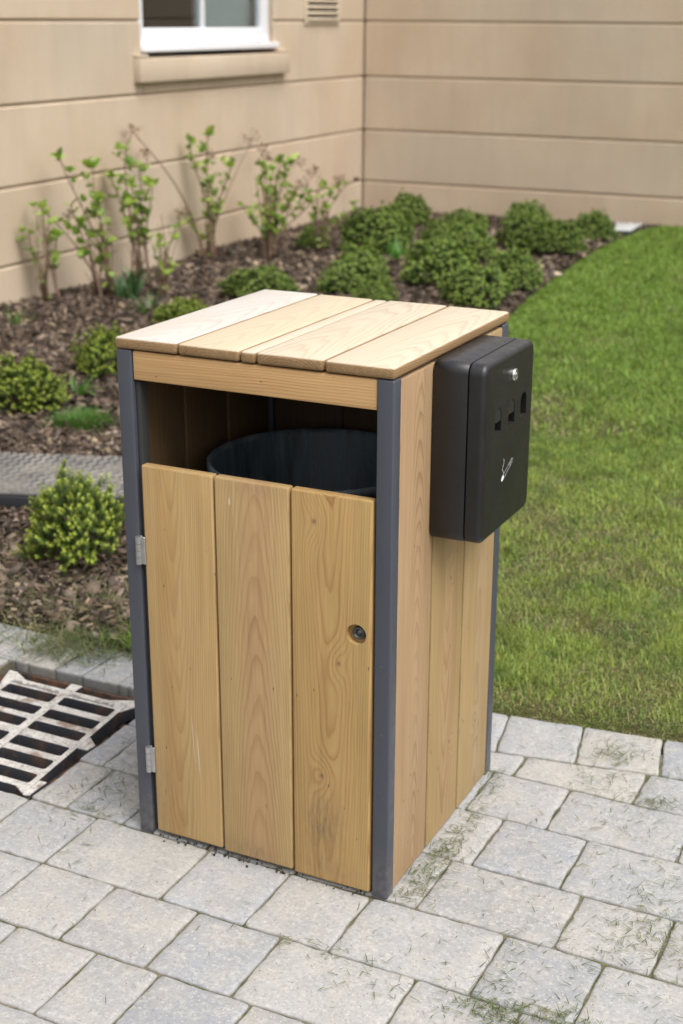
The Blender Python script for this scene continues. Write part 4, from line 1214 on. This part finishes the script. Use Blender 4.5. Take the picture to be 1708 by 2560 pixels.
tuft('weed', -4.02, 3.95, 16, .13, .010, .05, (.14, .22, .06), 'thin weed on the bark in front of the first leggy plant', 'plant', .7, 10, 'weeds in the bark')
st_ = bm = bmesh.new(); bmesh.ops.create_icosphere(bm, subdivisions=2, radius=1)
for v in bm.verts: v.co = Vector((v.co.x * .05, v.co.y * .035, v.co.z * .018)) * (1 + .2 * mnoise.noise(v.co * 2.2))
o = link('pale_stone', bm_mesh('pale_stone', bm, True), None, (-1.93, 6.9, .02), mat=m_plain('pale stone', (.50, .40, .28), .8, nscale=40)); tag(o, 'small pale stone on bare soil between shrubs and lawn', 'stone')

# ------------------------------------------------------------------ leggy plants by the wall
def big_leaf(seed):
    r_ = random.Random(seed); nL = 6
    V, F = [], []
    for i in range(nL + 1):
        t = i / nL; wd = .5 * .62 * math.sin(math.pi * min(1, t ** .75)) ** .9 + (0.02 if i in (0,) else 0)
        z = -.28 * t * t + .10 * t
        V += [(-wd * 1.2, t, z + .14 * wd * 2), (0, t, z), (wd * 1.2, t, z + .14 * wd * 2 + r_.uniform(-.02, .02))]
    for i in range(nL):
        a = i * 3
        F += [(a, a + 1, a + 4, a + 3), (a + 1, a + 2, a + 5, a + 4)]
    return np.array(V), np.array(F)
LEAFM = []
for k, cbase in enumerate(((.33, .44, .09), (.25, .36, .08), (.18, .27, .07), (.40, .48, .14))):
    V, F = big_leaf(k)
    LEAFM.append(arr_mesh('leaf', V, F, np.tile(np.array(cbase), (len(V), 1)), smooth=True))
def dried_head(bm, c, rad, r_, n=26):
    for k in range(n):
        d = Vector((r_.gauss(0, 1), r_.gauss(0, 1), r_.gauss(0, .8) + .3)).normalized()
        e = Vector(c) + d * rad * r_.uniform(.5, 1)
        tube_bm(bm, [c, Vector(c).lerp(e, .5) + Vector((0, 0, -.004)), e], [.0012, .0009, .0007], 3)
        for j in range(2):
            s_ = r_.uniform(.005, .011); o_ = e + Vector((r_.uniform(-.006, .006), r_.uniform(-.006, .006), r_.uniform(-.006, .006)))
            u = Vector((r_.gauss(0, 1), r_.gauss(0, 1), r_.gauss(0, 1))).normalized(); v_ = u.cross(Vector((0, .3, 1))).normalized()
            vs = [bm.verts.new(o_ + u * s_), bm.verts.new(o_ + v_ * s_), bm.verts.new(o_ - u * s_), bm.verts.new(o_ - v_ * s_)]
            bm.faces.new(vs)
def leggy(x, y, tops, label, heads=(), nleaf=6, seed=0, basal=6, lsz=.062, bare=()):
    r_ = random.Random(seed)
    z = float(bed_h(np.array([x]), np.array([y]))[0]) - .01
    e = empty('leggy_plant', (x, y, z)); tag(e, label, 'plant', 'leafing leggy plants along the stone wall')
    bms = bmesh.new()
    for ti, (dx, dy, dz) in enumerate(tops):
        top = Vector((dx, dy, dz)); root = Vector((r_.uniform(-.05, .05), r_.uniform(-.08, .08), 0))
        pts = []
        for k in range(9):
            t = k / 8
            p = root.lerp(top, t) + Vector((math.sin(t * 5 + ti) * .012, math.cos(t * 4 + ti * 2) * .012, 0)) + Vector((0, 0, 0))
            p.x -= dx * .35 * math.sin(t * math.pi) * .6; p.y -= dy * .35 * math.sin(t * math.pi) * .6
            pts.append(p)
        pts[-1] = top
        tube_bm(bms, pts, [.0075 - .0045 * k / 8 for k in range(9)], 6)
        if ti in bare: continue
        L_ = top.length
        nn = max(3, int(1.35 * nleaf * L_ / .7))
        for k in range(nn):
            t = 1 - (k / nn) * .74
            t = min(1, t + r_.uniform(-.02, .02)); i0 = min(7, int(t * 8)); p = pts[i0].lerp(pts[i0 + 1], t * 8 - i0)
            npair = r_.choice((2, 3, 3, 4)) if k < 2 else r_.choice((2, 2, 3, 4))
            a0 = r_.uniform(0, 6.28)
            # short side shoot
            sh = Vector((math.cos(a0), math.sin(a0), 1.0)).normalized() * r_.uniform(.02, .085)
            if k: tube_bm(bms, [p, p + sh], [.0018, .001], 4)
            for j in range(npair + 1):
                a = a0 + j * 2 * math.pi / (npair + 1) + r_.uniform(-.4, .4)
                s_ = 1.18 * lsz * r_.uniform(.28, 1.2) * (1.0 if k < 3 else .85)
                o = link('leaf', LEAFM[r_.choices(range(4), (4, 3, 2, 2))[0]], e, p + (sh if k else Vector()), (r_.uniform(.3, 1.45), r_.uniform(-.5, .5), a), M['leaf'])
                o.scale = (s_, s_, s_)
    for k in range(basal):
        a = r_.uniform(0, 6.28); q_ = r_.uniform(.01, .07)
        s_ = lsz * r_.uniform(.6, 1.0)
        o = link('leaf', LEAFM[r_.randrange(4)], e, (math.cos(a) * q_, math.sin(a) * q_, r_.uniform(.03, .16)), (r_.uniform(0, .9), 0, a + 1.57), M['leaf'])
        o.scale = (s_, s_, s_)
    # thin bare twigs at the base
    for k in range(16):
        a = r_.uniform(0, 6.28); h = r_.uniform(.12, .58)
        tube_bm(bms, [(0, 0, 0), (math.cos(a) * .03, math.sin(a) * .03, h * .5), (math.cos(a) * .10 * r_.random(), math.sin(a) * .10 * r_.random(), h)], [.003, .0025, .0015], 5)
    link('stems', bm_mesh('stems', bms, True), e, mat=M['twig'])
    for (dx, dy, dz, rad) in heads:
        bmh = bmesh.new(); dried_head(bmh, Vector((0, 0, 0)), rad, r_)
        link('dried_flower_head', bm_mesh('dried_flower_head', bmh), e, (dx, dy, dz), mat=M['dry'])
leggy(-4.30, 4.56, [(-.06, -.03, .41), (.01, .01, .56), (.08, .04, .41)], 'short three stemmed leggy plant at the left edge by the wall', seed=1, nleaf=9, lsz=.055)
leggy(-4.12, 4.83, [(-.16, -.08, .84), (-.12, -.06, .56), (-.24, -.12, .50)], 'tall thin plant leaning left with sparse leaves at the wall', seed=2, nleaf=6, basal=1, lsz=.062)
leggy(-4.05, 4.86, [(-.05, -.03, .78), (-.04, -.02, .60), (-.12, -.06, .42), (-.01, .0, .34)], 'upright plant with a round pale leaf at its top', seed=3, nleaf=9, basal=12, heads=((-.20, -.10, .50, .05),))
leggy(-4.24, 5.45, [(-.04, -.02, .83), (-.13, -.07, .66), (.03, .01, .72), (.10, .05, .61), (-.02, -.01, .60)], 'dense leafy plant below the left end of the window sill', seed=4, nleaf=9, basal=4, heads=((.02, .06, .44, .06),), lsz=.068)
leggy(-4.30, 6.43, [(-.11, -.06, .83), (-.0, -.0, .89), (.15, .08, .69), (-.10, -.75, .93), (-.16, -.1, .33), (-.10, .77, .76), (.10, .05, .5)], 'tallest plant with a long bare stem bearing a dried flower head', seed=5, nleaf=9, basal=8,
      heads=((-.10, -.75, .93, .065), (-.10, -.62, .78, .05), (-.10, .77, .78, .10), (-.10, .95, .70, .06), (-.08, .15, .72, .05), (-.1, -.2, .36, .06), (-.1, 1.5, .56, .08)), bare=(3, 5), lsz=.060)
leggy(-3.95, 6.62, [(.10, .05, .69), (.16, .08, .69), (-.01, -.0, .66), (.37, .18, .51), (.28, .14, .40), (-.16, -.08, .38), (.05, .05, .45), (.2, .1, .5)], 'broad bushy plant nearest the wall corner', seed=6, nleaf=10, basal=14, heads=((.30, .15, .60, .07), (.22, .11, .52, .07)), lsz=.058)
leggy(-3.84, 5.14, [(.04, .02, .18), (-.02, -.01, .34), (.07, .04, .42)], 'small low plant in front of the dense leafy one', seed=7, nleaf=8, basal=8, lsz=.055)
leggy(-4.18, 7.05, [(.08, .04, .55), (-.04, -.02, .62), (.0, .05, .40), (.16, .08, .36)], 'leafy plant tucked between the tallest plant and the broad bushy one', seed=19, nleaf=10, basal=8, heads=((-.02, .0, .66, .06), (.1, .1, .3, .05)), lsz=.058)
leggy(-3.70, 6.95, [(.06, .03, .42), (.16, .08, .50), (-.05, .0, .34), (.22, .12, .33)], 'spreading plant at the right end of the row beside the tall dark shrub', seed=23, nleaf=9, basal=10, heads=((.12, .06, .52, .06),), lsz=.055)
leggy(-4.75, 8.95, [(.17, .08, .26), (.04, .02, .40), (.30, .15, .34)], 'nearly bare twiggy plant close to the inner wall corner', seed=8, nleaf=3, basal=0, bare=(1, 2), heads=((.30, .15, .34, .02),), lsz=.05)

# straw-coloured dirt and seeds along the door foot
r = np.random.default_rng(8)
n = 110
dx = r.uniform(-.53, -.04, n); dy = r.normal(-.002, .006, n)
B = base[None] * (r.uniform(.0010, .0032, n)[:, None, None]) * r.uniform(.4, 1.6, (n, 1, 3))
B += np.stack([dx, dy, np.full(n, .0022)], 1)[:, None]
i = np.arange(n)[:, None] * 8
F = np.concatenate([i + np.array(f) for f in ((3, 2, 1, 0), (4, 5, 6, 7), (0, 1, 5, 4), (1, 2, 6, 5), (2, 3, 7, 6), (3, 0, 4, 7))], 0)
C = np.repeat(np.array([.05, .042, .03]) * r.uniform(.3, 1.6, (n, 1)), 8, 0)
o = link('dirt_crumbs', arr_mesh('dirt_crumbs', B.reshape(-1, 3), F, C), mat=M['chips']); tag(o, 'dark crumbs of soil along the foot of the bin door', 'dirt', kind='stuff')
